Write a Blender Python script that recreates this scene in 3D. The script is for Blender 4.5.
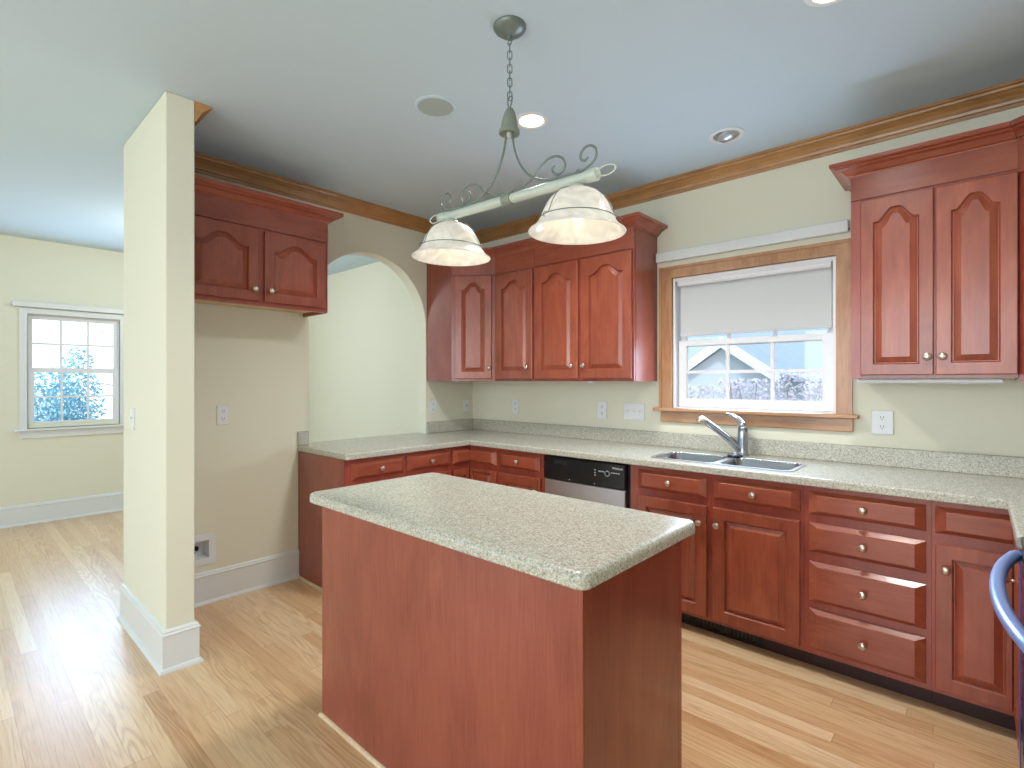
import bpy, bmesh, math, random
from mathutils import Vector, Matrix, noise as mnoise
random.seed(7)
scene = bpy.context.scene
COL = scene.collection
for o in list(bpy.data.objects): bpy.data.objects.remove(o)

# ------------------------------------------------------------------ camera, world, light, exposure
cam = bpy.data.objects.new('camera', bpy.data.cameras.new('camera'))
COL.objects.link(cam)
cam.location = (3.5116, -3.3328, 1.3576)
cam.rotation_euler = (math.radians(90), 0, math.radians(42.152))
cam.data.sensor_fit = 'HORIZONTAL'; cam.data.sensor_width = 36.0
cam.data.lens = 36.0*515.91/1024
cam.data.shift_y = -(384-381.5)/1024
cam.data.clip_start = 0.05; cam.data.clip_end = 200
scene.camera = cam

scene.view_settings.view_transform = 'Standard'
scene.view_settings.look = 'None'
scene.view_settings.gamma = 1.0
scene.view_settings.use_curve_mapping = False
scene.view_settings.exposure = 0.0

world = bpy.data.worlds.new('sky'); scene.world = world; world.use_nodes = True
wn = world.node_tree.nodes; wl = world.node_tree.links
bg = wn['Background']
wtc = wn.new('ShaderNodeTexCoord'); wsep = wn.new('ShaderNodeSeparateXYZ'); wr = wn.new('ShaderNodeValToRGB')
wl.new(wtc.outputs['Generated'], wsep.inputs[0]); wl.new(wsep.outputs['Z'], wr.inputs[0]); wl.new(wr.outputs[0], bg.inputs[0])
wr.color_ramp.elements[0].color = (0.80, 0.86, 0.92, 1); wr.color_ramp.elements[1].color = (0.62, 0.80, 1.0, 1)
bg.inputs[1].default_value = 2.2

def area(name, loc, rot, sx, sy, power, color):
    l = bpy.data.lights.new(name, 'AREA'); l.shape = 'RECTANGLE'; l.size = sx; l.size_y = sy
    l.energy = power; l.color = color
    o = bpy.data.objects.new(name, l); COL.objects.link(o); o.location = loc; o.rotation_euler = [math.radians(a) for a in rot]
    return o
# added area lights: daylight at far, kitchen and unseen rear windows, fill behind camera
area('daylight_rear_window', (2.6, -6.44, 1.45), (90, 0, 0), 2.6, 2.0, 62, (0.84, 0.92, 1.0))
area('daylight_family_window', (-1.3, -6.44, 1.45), (90, 0, 0), 2.6, 2.0, 27, (0.74, 0.87, 1.0))
area('daylight_far_window', (-3.12, -2.43, 1.49), (90, 0, -90), 0.75, 1.05, 24, (0.48, 0.70, 1.0))
area('daylight_kitchen_window', (2.45, 0.02, 1.42), (-90, 0, 0), 0.78, 0.36, 17, (0.58, 0.76, 1.0))
area('soft_fill', (3.3, -5.0, 1.9), (98, 0, 32), 2.2, 1.4, 14, (1.0, 0.97, 0.93))  # unseen fill lamp added behind the camera to brighten the kitchen
sun = bpy.data.lights.new('sun', 'SUN'); sun.energy = 2.0; sun.angle = math.radians(2); sun.color = (1.0, 0.97, 0.92)
so = bpy.data.objects.new('sun', sun); COL.objects.link(so); so.rotation_euler = Vector((0.40, -0.70, 0.80)).to_track_quat('Z', 'Y').to_euler()

# ------------------------------------------------------------------ materials
def new_mat(name):
    m = bpy.data.materials.new(name); m.use_nodes = True
    return m, m.node_tree.nodes, m.node_tree.links, m.node_tree.nodes['Principled BSDF']
def rgb(r, g, b):
    f = lambda c: ((c/255+0.055)/1.055)**2.4 if c > 10.3 else c/255/12.92
    return (f(r), f(g), f(b), 1)
def plain(name, c, rough=0.5, metal=0.0, bump=0.0, bscale=80, coat=0.0, var=0.03):
    m, n, l, b = new_mat(name)
    tc = n.new('ShaderNodeTexCoord'); nz = n.new('ShaderNodeTexNoise'); nz.inputs['Scale'].default_value = bscale; nz.inputs['Detail'].default_value = 3
    l.new(tc.outputs['Object'], nz.inputs['Vector'])
    mx = n.new('ShaderNodeMixRGB'); mx.inputs[1].default_value = [x*(1-var) for x in c[:3]]+[1]; mx.inputs[2].default_value = [min(1, x*(1+var)) for x in c[:3]]+[1]
    l.new(nz.outputs['Fac'], mx.inputs[0]); l.new(mx.outputs[0], b.inputs['Base Color'])
    b.inputs['Roughness'].default_value = rough; b.inputs['Metallic'].default_value = metal
    b.inputs['Coat Weight'].default_value = coat; b.inputs['Coat Roughness'].default_value = 0.15
    if bump:
        bp = n.new('ShaderNodeBump'); bp.inputs['Strength'].default_value = bump; bp.inputs['Distance'].default_value = 0.002
        l.new(nz.outputs['Fac'], bp.inputs['Height']); l.new(bp.outputs[0], b.inputs['Normal'])
    return m
def wood(name, dark, mid, light, axis='z', rough=0.34, coat=0.5, grain=26, mottle=3.0):
    m, n, l, b = new_mat(name)
    tc = n.new('ShaderNodeTexCoord'); oi = n.new('ShaderNodeObjectInfo')
    add = n.new('ShaderNodeVectorMath'); add.operation = 'ADD'
    sc = n.new('ShaderNodeVectorMath'); sc.operation = 'SCALE'; sc.inputs[3].default_value = 7.0
    cmb = n.new('ShaderNodeCombineXYZ')
    for i in range(3): l.new(oi.outputs['Random'], cmb.inputs[i])
    l.new(cmb.outputs[0], sc.inputs[0]); l.new(tc.outputs['Object'], add.inputs[0]); l.new(sc.outputs[0], add.inputs[1])
    mp = n.new('ShaderNodeMapping'); s = {'x': (0.06, 1, 1), 'y': (1, 0.06, 1), 'z': (1, 1, 0.06)}[axis]
    mp.inputs['Scale'].default_value = s; l.new(add.outputs[0], mp.inputs[0])
    n1 = n.new('ShaderNodeTexNoise'); n1.inputs['Scale'].default_value = grain*3; n1.inputs['Detail'].default_value = 5; n1.inputs['Distortion'].default_value = 0.4
    l.new(mp.outputs[0], n1.inputs['Vector'])
    mp2 = n.new('ShaderNodeMapping'); s2 = {'x': (0.35, 1, 1), 'y': (1, 0.35, 1), 'z': (1, 1, 0.35)}[axis]
    mp2.inputs['Scale'].default_value = s2; l.new(add.outputs[0], mp2.inputs[0])
    n2 = n.new('ShaderNodeTexNoise'); n2.inputs['Scale'].default_value = mottle*3; n2.inputs['Detail'].default_value = 3; n2.inputs['Distortion'].default_value = 1.2
    l.new(mp2.outputs[0], n2.inputs['Vector'])
    mx = n.new('ShaderNodeMath'); mx.operation = 'MULTIPLY_ADD'; mx.inputs[1].default_value = 0.38
    m2 = n.new('ShaderNodeMath'); m2.operation = 'MULTIPLY'; m2.inputs[1].default_value = 0.62
    l.new(n2.outputs['Fac'], m2.inputs[0]); l.new(n1.outputs['Fac'], mx.inputs[0]); l.new(m2.outputs[0], mx.inputs[2])
    rp = n.new('ShaderNodeValToRGB'); e = rp.color_ramp.elements
    e[0].position = 0.30; e[0].color = dark; e[1].position = 0.72; e[1].color = light
    k = rp.color_ramp.elements.new(0.5); k.color = mid
    l.new(mx.outputs[0], rp.inputs[0])
    hs = n.new('ShaderNodeHueSaturation'); mr = n.new('ShaderNodeMapRange'); mr.inputs['To Min'].default_value = 0.93; mr.inputs['To Max'].default_value = 1.07
    l.new(oi.outputs['Random'], mr.inputs[0]); l.new(mr.outputs[0], hs.inputs['Value']); l.new(rp.outputs[0], hs.inputs['Color'])
    l.new(hs.outputs[0], b.inputs['Base Color'])
    b.inputs['Roughness'].default_value = rough; b.inputs['Coat Weight'].default_value = coat; b.inputs['Coat Roughness'].default_value = 0.16
    return m
def speckle(name):
    m, n, l, b = new_mat(name)
    tc = n.new('ShaderNodeTexCoord')
    def cells(scale, stops):
        v = n.new('ShaderNodeTexVoronoi'); v.inputs['Scale'].default_value = scale; l.new(tc.outputs['Object'], v.inputs['Vector'])
        sp = n.new('ShaderNodeSeparateColor'); l.new(v.outputs['Color'], sp.inputs[0])
        r = n.new('ShaderNodeValToRGB'); r.color_ramp.interpolation = 'CONSTANT'; e = r.color_ramp.elements
        e[0].position = 0; e[0].color = stops[0][1]; e[1].position = stops[-1][0]; e[1].color = stops[-1][1]
        for p, c in stops[1:-1]: k = e.new(p); k.color = c
        l.new(sp.outputs[0], r.inputs[0]); return r.outputs[0]
    a = cells(300, [(0, rgb(130, 127, 112)), (0.14, rgb(163, 160, 144)), (0.40, rgb(186, 184, 168)), (0.72, rgb(203, 202, 188)), (0.92, rgb(222, 224, 216))])
    c = cells(170, [(0, rgb(145, 142, 126)), (0.12, rgb(177, 175, 160)), (0.45, rgb(191, 190, 176)), (0.80, rgb(206, 208, 200))])
    mx = n.new('ShaderNodeMixRGB'); mx.inputs[0].default_value = 0.4; l.new(a, mx.inputs[1]); l.new(c, mx.inputs[2])
    l.new(mx.outputs[0], b.inputs['Base Color'])
    b.inputs['Roughness'].default_value = 0.26; b.inputs['Specular IOR Level'].default_value = 0.6
    return m
def oak_floor(name):
    m, n, l, b = new_mat(name)
    tc = n.new('ShaderNodeTexCoord'); sx = n.new('ShaderNodeSeparateXYZ'); l.new(tc.outputs['Object'], sx.inputs[0])
    def math_(op, a=None, bb=None, c=None):
        q = n.new('ShaderNodeMath'); q.operation = op
        for i, v in enumerate((a, bb, c)):
            if v is None: continue
            if isinstance(v, (int, float)): q.inputs[i].default_value = v
            else: l.new(v, q.inputs[i])
        return q.outputs[0]
    W, L = 0.064, 1.6
    yr = math_('DIVIDE', sx.outputs['Y'], W); row = math_('FLOOR', yr); fy = math_('FRACT', yr)
    w1 = n.new('ShaderNodeTexWhiteNoise'); w1.noise_dimensions = '1D'; l.new(row, w1.inputs['W'])
    xr = math_('ADD', math_('DIVIDE', sx.outputs['X'], L), math_('MULTIPLY', w1.outputs['Value'], 13.7))
    brd = math_('FLOOR', xr); fx = math_('FRACT', xr)
    cb = n.new('ShaderNodeCombineXYZ'); l.new(row, cb.inputs[0]); l.new(brd, cb.inputs[1])
    w2 = n.new('ShaderNodeTexWhiteNoise'); w2.noise_dimensions = '2D'; l.new(cb.outputs[0], w2.inputs['Vector'])
    rnd = w2.outputs['Value']
    # cathedral rings: contour lines of a stretched noise
    gv = n.new('ShaderNodeCombineXYZ'); l.new(math_('MULTIPLY', sx.outputs['X'], 0.9), gv.inputs[0]); l.new(math_('MULTIPLY', sx.outputs['Y'], 8.0), gv.inputs[1]); l.new(math_('MULTIPLY', rnd, 37.0), gv.inputs[2])
    g1 = n.new('ShaderNodeTexNoise'); g1.inputs['Scale'].default_value = 1.6; g1.inputs['Detail'].default_value = 1.5; l.new(gv.outputs[0], g1.inputs['Vector'])
    ring = math_('SINE', math_('MULTIPLY', g1.outputs['Fac'], 70.0))
    ring = math_('POWER', math_('MULTIPLY_ADD', ring, 0.5, 0.5), 2.0)
    fv = n.new('ShaderNodeCombineXYZ'); l.new(math_('MULTIPLY', sx.outputs['X'], 5.0), fv.inputs[0]); l.new(math_('MULTIPLY', sx.outputs['Y'], 160.0), fv.inputs[1]); l.new(rnd, fv.inputs[2])
    g2 = n.new('ShaderNodeTexNoise'); g2.inputs['Scale'].default_value = 1.0; g2.inputs['Detail'].default_value = 4; l.new(fv.outputs[0], g2.inputs['Vector'])
    base = n.new('ShaderNodeValToRGB'); e = base.color_ramp.elements
    e[0].position = 0.0; e[0].color = rgb(202, 158, 114); e[1].position = 1.0; e[1].color = rgb(234, 206, 166)
    for p, c in ((0.12, rgb(214, 174, 130)), (0.5, rgb(222, 186, 142)), (0.8, rgb(228, 196, 154))):
        k = e.new(p); k.color = c
    l.new(rnd, base.inputs[0])
    m1 = n.new('ShaderNodeMixRGB'); m1.blend_type = 'MULTIPLY'; m1.inputs[2].default_value = (0.72, 0.60, 0.48, 1)
    w3 = n.new('ShaderNodeTexWhiteNoise'); w3.noise_dimensions = '3D'; l.new(cb.outputs[0], w3.inputs['Vector'])
    l.new(math_('MULTIPLY', ring, math_('MULTIPLY_ADD', math_('POWER', w3.outputs['Value'], 2.0), 0.6, 0.10)), m1.inputs[0]); l.new(base.outputs[0], m1.inputs[1])
    m2 = n.new('ShaderNodeMixRGB'); m2.blend_type = 'MULTIPLY'; m2.inputs[2].default_value = (0.70, 0.58, 0.46, 1)
    rr = n.new('ShaderNodeMapRange'); rr.inputs['From Min'].default_value = 0.5; rr.inputs['From Max'].default_value = 0.75; l.new(g2.outputs['Fac'], rr.inputs[0])
    l.new(math_('MULTIPLY', rr.outputs[0], 0.8), m2.inputs[0]); l.new(m1.outputs[0], m2.inputs[1])
    # seams
    ey = math_('LESS_THAN', math_('MINIMUM', fy, math_('SUBTRACT', 1.0, fy)), 0.014)
    ex = math_('LESS_THAN', math_('MINIMUM', fx, math_('SUBTRACT', 1.0, fx)), 0.0012)
    seam = math_('MAXIMUM', ey, ex)
    m3 = n.new('ShaderNodeMixRGB'); m3.blend_type = 'MULTIPLY'; m3.inputs[2].default_value = (0.55, 0.42, 0.30, 1)
    l.new(math_('MULTIPLY', seam, 0.5), m3.inputs[0]); l.new(m2.outputs[0], m3.inputs[1])
    l.new(m3.outputs[0], b.inputs['Base Color'])
    b.inputs['Roughness'].default_value = 0.34; b.inputs['Coat Weight'].default_value = 0.5; b.inputs['Coat Roughness'].default_value = 0.3
    bp = n.new('ShaderNodeBump'); bp.inputs['Strength'].default_value = 0.12; bp.inputs['Distance'].default_value = 0.002
    l.new(math_('SUBTRACT', 1.0, math_('ADD', seam, math_('MULTIPLY', ring, 0.25))), bp.inputs['Height']); l.new(bp.outputs[0], b.inputs['Normal'])
    return m
def glass_mat(name):
    m, n, l, b = new_mat(name)
    n.remove(b); out = n['Material Output']
    t = n.new('ShaderNodeBsdfTransparent'); t.inputs[0].default_value = (0.96, 0.98, 1.0, 1)
    g = n.new('ShaderNodeBsdfGlossy'); g.inputs['Roughness'].default_value = 0.02
    f = n.new('ShaderNodeFresnel'); f.inputs[0].default_value = 1.45
    mx = n.new('ShaderNodeMixShader'); l.new(f.outputs[0], mx.inputs[0]); l.new(t.outputs[0], mx.inputs[1]); l.new(g.outputs[0], mx.inputs[2]); l.new(mx.outputs[0], out.inputs[0])
    return m
def fabric_mat(name, c, trans=0.35):
    m, n, l, b = new_mat(name)
    out = n['Material Output']; tr = n.new('ShaderNodeBsdfTranslucent'); tr.inputs[0].default_value = c
    tc = n.new('ShaderNodeTexCoord'); nz = n.new('ShaderNodeTexNoise'); nz.inputs['Scale'].default_value = 400; l.new(tc.outputs['Object'], nz.inputs['Vector'])
    mc = n.new('ShaderNodeMixRGB'); mc.inputs[1].default_value = [x*0.95 for x in c[:3]]+[1]; mc.inputs[2].default_value = c; l.new(nz.outputs['Fac'], mc.inputs[0]); l.new(mc.outputs[0], b.inputs['Base Color'])
    b.inputs['Roughness'].default_value = 0.8
    mx = n.new('ShaderNodeMixShader'); mx.inputs[0].default_value = trans; l.new(b.outputs[0], mx.inputs[1]); l.new(tr.outputs[0], mx.inputs[2]); l.new(mx.outputs[0], out.inputs[0])
    return m
def emit_mat(name, c, s):
    m, n, l, b = new_mat(name)
    b.inputs['Base Color'].default_value = c; b.inputs['Emission Color'].default_value = c; b.inputs['Emission Strength'].default_value = s
    return m
def alabaster(name):
    m, n, l, b = new_mat(name)
    tc = n.new('ShaderNodeTexCoord'); nz = n.new('ShaderNodeTexNoise'); nz.inputs['Scale'].default_value = 9; nz.inputs['Detail'].default_value = 4; nz.inputs['Distortion'].default_value = 2.5
    l.new(tc.outputs['Object'], nz.inputs['Vector'])
    r = n.new('ShaderNodeValToRGB'); e = r.color_ramp.elements
    e[0].position = 0.35; e[0].color = rgb(224, 221, 214); e[1].position = 0.65; e[1].color = rgb(246, 243, 236)
    l.new(nz.outputs['Fac'], r.inputs[0]); l.new(r.outputs[0], b.inputs['Base Color'])
    b.inputs['Roughness'].default_value = 0.25
    l.new(r.outputs[0], b.inputs['Emission Color']); b.inputs['Emission Strength'].default_value = 0.16
    tr = n.new('ShaderNodeBsdfTranslucent'); l.new(r.outputs[0], tr.inputs[0])
    mx = n.new('ShaderNodeMixShader'); mx.inputs[0].default_value = 0.35; out = n['Material Output']
    l.new(b.outputs[0], mx.inputs[1]); l.new(tr.outputs[0], mx.inputs[2]); l.new(mx.outputs[0], out.inputs[0])
    return m

CH = (rgb(130, 58, 40), rgb(149, 73, 50), rgb(166, 89, 62))
M = {
 'wall': plain('wall_paint', rgb(225, 224, 205), 0.75, bump=0.05, bscale=300, var=0.01),
 'ceiling': plain('ceiling_paint', rgb(195, 213, 224), 0.85, var=0.01),  # white ceiling; the cool daylight tint is put into its base colour
 'white_trim': plain('white_trim_paint', rgb(222, 226, 226), 0.4, var=0.01),
 'cherry_v': wood('cherry_vertical', *CH, axis='z'),
 'cherry_x': wood('cherry_along_x', *CH, axis='x'),
 'cherry_y': wood('cherry_along_y', *CH, axis='y'),
 'cherry_frame': wood('cherry_frame', rgb(130, 54, 42), rgb(146, 65, 50), rgb(160, 78, 60), axis='z'),  # on wall cabinets this darker tone stands in for shadow in the door gaps
 'veneer': wood('cherry_veneer', rgb(116, 50, 38), rgb(138, 66, 50), rgb(154, 82, 62), axis='z', grain=40, mottle=1.4),
 'oak_x': wood('oak_trim_x', rgb(142, 98, 54), rgb(174, 126, 76), rgb(190, 144, 92), axis='x', rough=0.38),
 'oak_y': wood('oak_trim_y', rgb(142, 98, 54), rgb(174, 126, 76), rgb(190, 144, 92), axis='y', rough=0.38),
 'oak_z': wood('oak_trim_z', rgb(146, 100, 64), rgb(176, 129, 88), rgb(192, 147, 106), axis='z', rough=0.38),
 'pine_x': wood('window_trim_x', rgb(146, 100, 64), rgb(176, 129, 88), rgb(192, 147, 106), axis='x', rough=0.38),
 'pale_oak': wood('pale_oak_shoe', rgb(206, 176, 138), rgb(222, 196, 160), rgb(232, 210, 178), axis='y', rough=0.4),
 'birch': plain('raw_maple_underside', rgb(214, 186, 146), 0.6, bscale=12),
 'counter': speckle('speckled_counter'),
 'floor': oak_floor('oak_floor'),
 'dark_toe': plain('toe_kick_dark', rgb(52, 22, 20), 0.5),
 'black': plain('black_plastic', rgb(12, 14, 18), 0.18, bscale=40),
 'black_matte': plain('black_matte', rgb(10, 10, 11), 0.6),
 'nickel': plain('brushed_nickel', rgb(206, 196, 182), 0.28, 1.0),
 'steel': plain('stainless_steel', rgb(196, 198, 204), 0.3, 1.0, bscale=20),
 'chrome': plain('satin_chrome', rgb(168, 174, 184), 0.2, 1.0),
 'pewter': plain('pewter_metal', rgb(118, 130, 126), 0.38, 0.4, bscale=60, var=0.08),
 'sage': plain('sage_grey_metal', rgb(190, 200, 190), 0.4, 0.15, bscale=60, var=0.05),
 'sage_dark': plain('sage_grey_dark', rgb(134, 144, 132), 0.45, 0.2, bscale=60, var=0.06),
 'alabaster': alabaster('alabaster_glass'),
 'bulb': emit_mat('lit_bulb', (1.0, 0.90, 0.76, 1), 2.2),
 'can_glow': emit_mat('lit_can_lens', (1.0, 0.93, 0.82, 1), 5.0),
 'plate': plain('white_plastic', rgb(226, 230, 232), 0.35, var=0.01),
 'slot': plain('slot_dark_grey', rgb(70, 72, 76), 0.5),  # dark grey for outlet slots, dark toggle, end pin and burner rings
 'grille': plain('speaker_grille', rgb(166, 180, 176), 0.8, bump=0.4, bscale=600, var=0.06),
 'glass': glass_mat('window_glass'),
 'shade': fabric_mat('roller_shade_fabric', rgb(228, 231, 231), 0.3),
 'vinyl': plain('white_vinyl', rgb(228, 230, 234), 0.4, var=0.01),
 'blue_sheen': plain('steel_blue_sheen', rgb(146, 176, 244), 0.3, 0.4),  # blue tone lightened to carry the light reflected on the handle
 'edge_reflection': plain('door_edge_reflection', rgb(70, 84, 190), 0.25, 0.6),  # blue reflection along the oven door edge, put in as colour
 'print': plain('panel_print', rgb(190, 205, 215), 0.5),
 'brass': plain('valve_brass', rgb(120, 110, 80), 0.4, 0.8),
 'grass': plain('winter_lawn', rgb(190, 186, 150), 0.9, bscale=4, var=0.2),
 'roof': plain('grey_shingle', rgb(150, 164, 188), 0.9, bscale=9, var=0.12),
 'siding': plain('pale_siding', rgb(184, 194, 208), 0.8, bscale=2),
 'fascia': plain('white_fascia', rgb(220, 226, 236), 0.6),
 'leaf_blue': plain('shrub_leaf', rgb(150, 204, 240), 0.5, bscale=6, var=0.4),  # blue cast of the bright outdoors put into the leaf colour
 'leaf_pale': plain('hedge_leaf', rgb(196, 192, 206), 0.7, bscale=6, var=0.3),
 'bark': plain('bark', rgb(150, 140, 136), 0.9, bscale=20, var=0.2),
}

# ------------------------------------------------------------------ mesh builder
Z3 = Vector((0, 0, 1))
class MB:
    def __init__(s): s.bm = bmesh.new()
    def box(s, x0, x1, y0, y1, z0, z1, bev=0.0, seg=1):
        r = bmesh.ops.create_cube(s.bm, size=1.0); vs = r['verts']
        for v in vs: v.co = Vector((x0 if v.co.x < 0 else x1, y0 if v.co.y < 0 else y1, z0 if v.co.z < 0 else z1))
        if bev:
            es = list({e for v in vs for e in v.link_edges})
            bmesh.ops.bevel(s.bm, geom=es, offset=bev, segments=seg, affect='EDGES', profile=0.5)
        return s
    def quadstrip(s, rings, closed=True, cap0=False, cap1=False):
        R = [[s.bm.verts.new(p) for p in r] for r in rings]
        n = len(R[0])
        for a, b in zip(R, R[1:]):
            for i in range(n if closed else n-1):
                j = (i+1) % n
                try: s.bm.faces.new((a[i], a[j], b[j], b[i]))
                except ValueError: pass
        if cap0: s.bm.faces.new(list(reversed(R[0])))
        if cap1: s.bm.faces.new(R[-1])
        return R
    def lathe(s, prof, c, axis=(0, 0, 1), n=24, sx=1.0):
        a = Vector(axis).normalized(); u = a.orthogonal().normalized(); w = a.cross(u); c = Vector(c)
        rings = [[c + a*h + (u*math.cos(2*math.pi*i/n)*sx + w*math.sin(2*math.pi*i/n))*max(r, 1e-4) for i in range(n)] for r, h in prof]
        s.quadstrip(rings, True, True, True); return s
    def tube(s, pts, r, n=8, closed=False, r1=None, flat=1.0):
        pts = [Vector(p) for p in pts]; N = len(pts); rings = []; up = None
        for i, p in enumerate(pts):
            t = (pts[(i+1) % N]-pts[i-1]) if closed else (pts[min(i+1, N-1)]-pts[max(i-1, 0)])
            t.normalize()
            if up is None: up = t.orthogonal().normalized()
            up = (up - t*up.dot(t)).normalized(); w = t.cross(up)
            q = r if r1 is None else r+(r1-r)*i/(N-1)
            if callable(r): q = r(i/(N-1))
            rings.append([p+(up*math.cos(2*math.pi*k/n)+w*math.sin(2*math.pi*k/n)*flat)*q for k in range(n)])
        if closed: rings.append(rings[0]); s.quadstrip(rings, True); bmesh.ops.remove_doubles(s.bm, verts=s.bm.verts, dist=1e-6)
        else: s.quadstrip(rings, True, True, True)
        return s
    def poly_extrude(s, loops, vec, bev=0.0):
        """flat polygon (first loop outer, others holes) extruded by vec"""
        es = []
        for lp in loops:
            vs = [s.bm.verts.new(p) for p in lp]
            es += [s.bm.edges.new((vs[i], vs[(i+1) % len(vs)])) for i in range(len(vs))]
        r = bmesh.ops.triangle_fill(s.bm, use_beauty=True, use_dissolve=False, edges=es)
        fs = [g for g in r['geom'] if isinstance(g, bmesh.types.BMFace)]
        ex = bmesh.ops.extrude_face_region(s.bm, geom=fs)
        vs = [g for g in ex['geom'] if isinstance(g, bmesh.types.BMVert)]
        bmesh.ops.translate(s.bm, verts=vs, vec=Vector(vec))
        return s
    def transform(s, mat): bmesh.ops.transform(s.bm, matrix=mat, verts=s.bm.verts); return s
def obj(name, mb, mat, parent=None, smooth=False, origin=None):
    me = bpy.data.meshes.new(name)
    bmesh.ops.recalc_face_normals(mb.bm, faces=mb.bm.faces)
    off = Vector(origin) if origin is not None else Vector((0, 0, 0))
    q = parent
    while q is not None: off = off + q.location if origin is None else off; q = q.parent
    bmesh.ops.translate(mb.bm, verts=mb.bm.verts, vec=-off)
    mb.bm.to_mesh(me); mb.bm.free()
    o = bpy.data.objects.new(name, me); COL.objects.link(o)
    me.materials.append(M[mat] if isinstance(mat, str) else mat)
    if smooth:
        for p in me.polygons: p.use_smooth = True
        if smooth != 'all':
            me.set_sharp_from_angle(angle=math.radians(40))
    if parent is not None: o.parent = parent
    elif origin is not None: o.location = origin
    return o
def thing(name, label, cat, loc=(0, 0, 0), group=None):
    o = bpy.data.objects.new(name, None); COL.objects.link(o); o.location = loc; o.empty_display_size = 0.05
    o['label'] = label; o['category'] = cat
    if group: o['group'] = group
    return o
def tag(o, label, cat, group=None, kind=None):
    o['label'] = label; o['category'] = cat
    if group: o['group'] = group
    if kind: o['kind'] = kind
    return o
def struct(name, mb, mat, parent=None, smooth=False):
    o = obj(name, mb, mat, parent, smooth)
    if parent is None: o['kind'] = 'structure'
    return o
def sweep(mb, path, prof, d0=None, d1=None, side=1):
    """profile (out, z) swept along an xy path with mitred corners; 'out' points to the right of travel * side"""
    P = [Vector((p[0], p[1])) for p in path]; N = len(P); rings = []
    dirs = [(P[i+1]-P[i]).normalized() for i in range(N-1)]
    for i in range(N):
        a = dirs[i-1] if i > 0 else (Vector(d0).normalized() if d0 else dirs[0])
        b = dirs[i] if i < N-1 else (Vector(d1).normalized() if d1 else dirs[-1])
        na = Vector((a.y, -a.x))*side; nb = Vector((b.y, -b.x))*side
        m = (na+nb).normalized(); m = m/max(0.3, m.dot(na))
        rings.append([Vector((P[i].x+m.x*o, P[i].y+m.y*o, z)) for o, z in prof])
    mb.quadstrip(rings, True, True, True)
    return mb

# frame of a cabinet face: O + u*U + z*Z + n*N
class Face:
    def __init__(s, O, U, Nn): s.O = Vector((O[0], O[1], 0)); s.U = Vector((U[0], U[1], 0)).normalized(); s.N = Vector((Nn[0], Nn[1], 0)).normalized()
    def p(s, u, z, n=0.0): return s.O+s.U*u+s.N*n+Z3*z
def fbox(mb, F, u0, u1, z0, z1, n0, n1, bev=0.0):
    r = bmesh.ops.create_cube(mb.bm, size=1.0); vs = r['verts']
    for v in vs: v.co = F.p(u0 if v.co.x < 0 else u1, z0 if v.co.z < 0 else z1, n0 if v.co.y < 0 else n1)
    if bev: bmesh.ops.bevel(mb.bm, geom=list({e for v in vs for e in v.link_edges}), offset=bev, segments=1, affect='EDGES')
    return mb
def ring_arch(F, u0, u1, z0, z1, h, n, d, K=28):
    """closed ring: bottom left->right, right side, top right->left (arched by h, crest at z1), inset d, at offset n"""
    a, b, c, e = u0+d, u1-d, z0+d, z1-d
    pts = [F.p(a+(b-a)*i/K, c, n) for i in range(K+1)]
    for i in range(K+1):
        t = 1-i/K
        y_ = 1-abs(2*min(1, max(0, (t-0.08)/0.84))-1); q = min(1, y_/0.84); f = 0.88*q*q*(3-2*q)+0.12*(1-(1-y_)**2)
        pts.append(F.p(a+(b-a)*t, e-h+h*f, n))
    return pts
def fill_arch(mb, ring, K=28):
    for i in range(K):
        mb.bm.faces.new((ring[i], ring[i+1], ring[2*K-i], ring[2*K+1-i]))
def knob(parent, F, u, z, n):
    mb = MB(); c = F.p(u, z, n)
    mb.lathe([(0.007, 0), (0.006, 0.006), (0.0055, 0.014), (0.010, 0.018), (0.0165, 0.022), (0.0170, 0.026), (0.013, 0.030), (0.006, 0.032), (0, 0.0325)], c, F.N, 16)
    return obj('knob', mb, 'nickel', parent, 'all')
def door(parent, F, u0, u1, z0, z1, arch=0.0, kn=None, stile=0.057, n0=0.001, mat='cherry_v', rail_top=None, stile_r=None):
    T = 0.020; mb = MB()
    a0, a1, b0, b1 = u0+stile, u1-(stile_r or stile), z0+stile, z1-(rail_top or stile)
    outer = lambda n, d: ring_arch(F, u0, u1, z0, z1, 0, n, d)
    rings = [outer(n0, 0.0), outer(n0+T-0.004, 0.0), outer(n0+T-0.0015, 0.0012), outer(n0+T, 0.004),
             ring_arch(F, a0, a1, b0, b1, arch, n0+T, 0), ring_arch(F, a0, a1, b0, b1, arch, n0+T-0.003, 0.003),
             ring_arch(F, a0, a1, b0, b1, arch, n0+T-0.0145, 0.006)]
    mb.quadstrip(rings, True, True, False)
    d = obj('door', mb, mat, parent)
    pm = MB()
    prs = [ring_arch(F, a0, a1, b0, b1, arch, n0+T-0.015, 0.0055), ring_arch(F, a0, a1, b0, b1, arch, n0+T-0.015, 0.009),
           ring_arch(F, a0, a1, b0, b1, arch*0.97, n0+T-0.0035, 0.034), ring_arch(F, a0, a1, b0, b1, arch*0.97, n0+T-0.001, 0.035)]
    R = pm.quadstrip(prs, True)
    fill_arch(pm, R[-1])
    obj('raised_panel', pm, mat, d)
    if kn: knob(d, F, kn[0], kn[1], n0+T)
    return d
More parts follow.
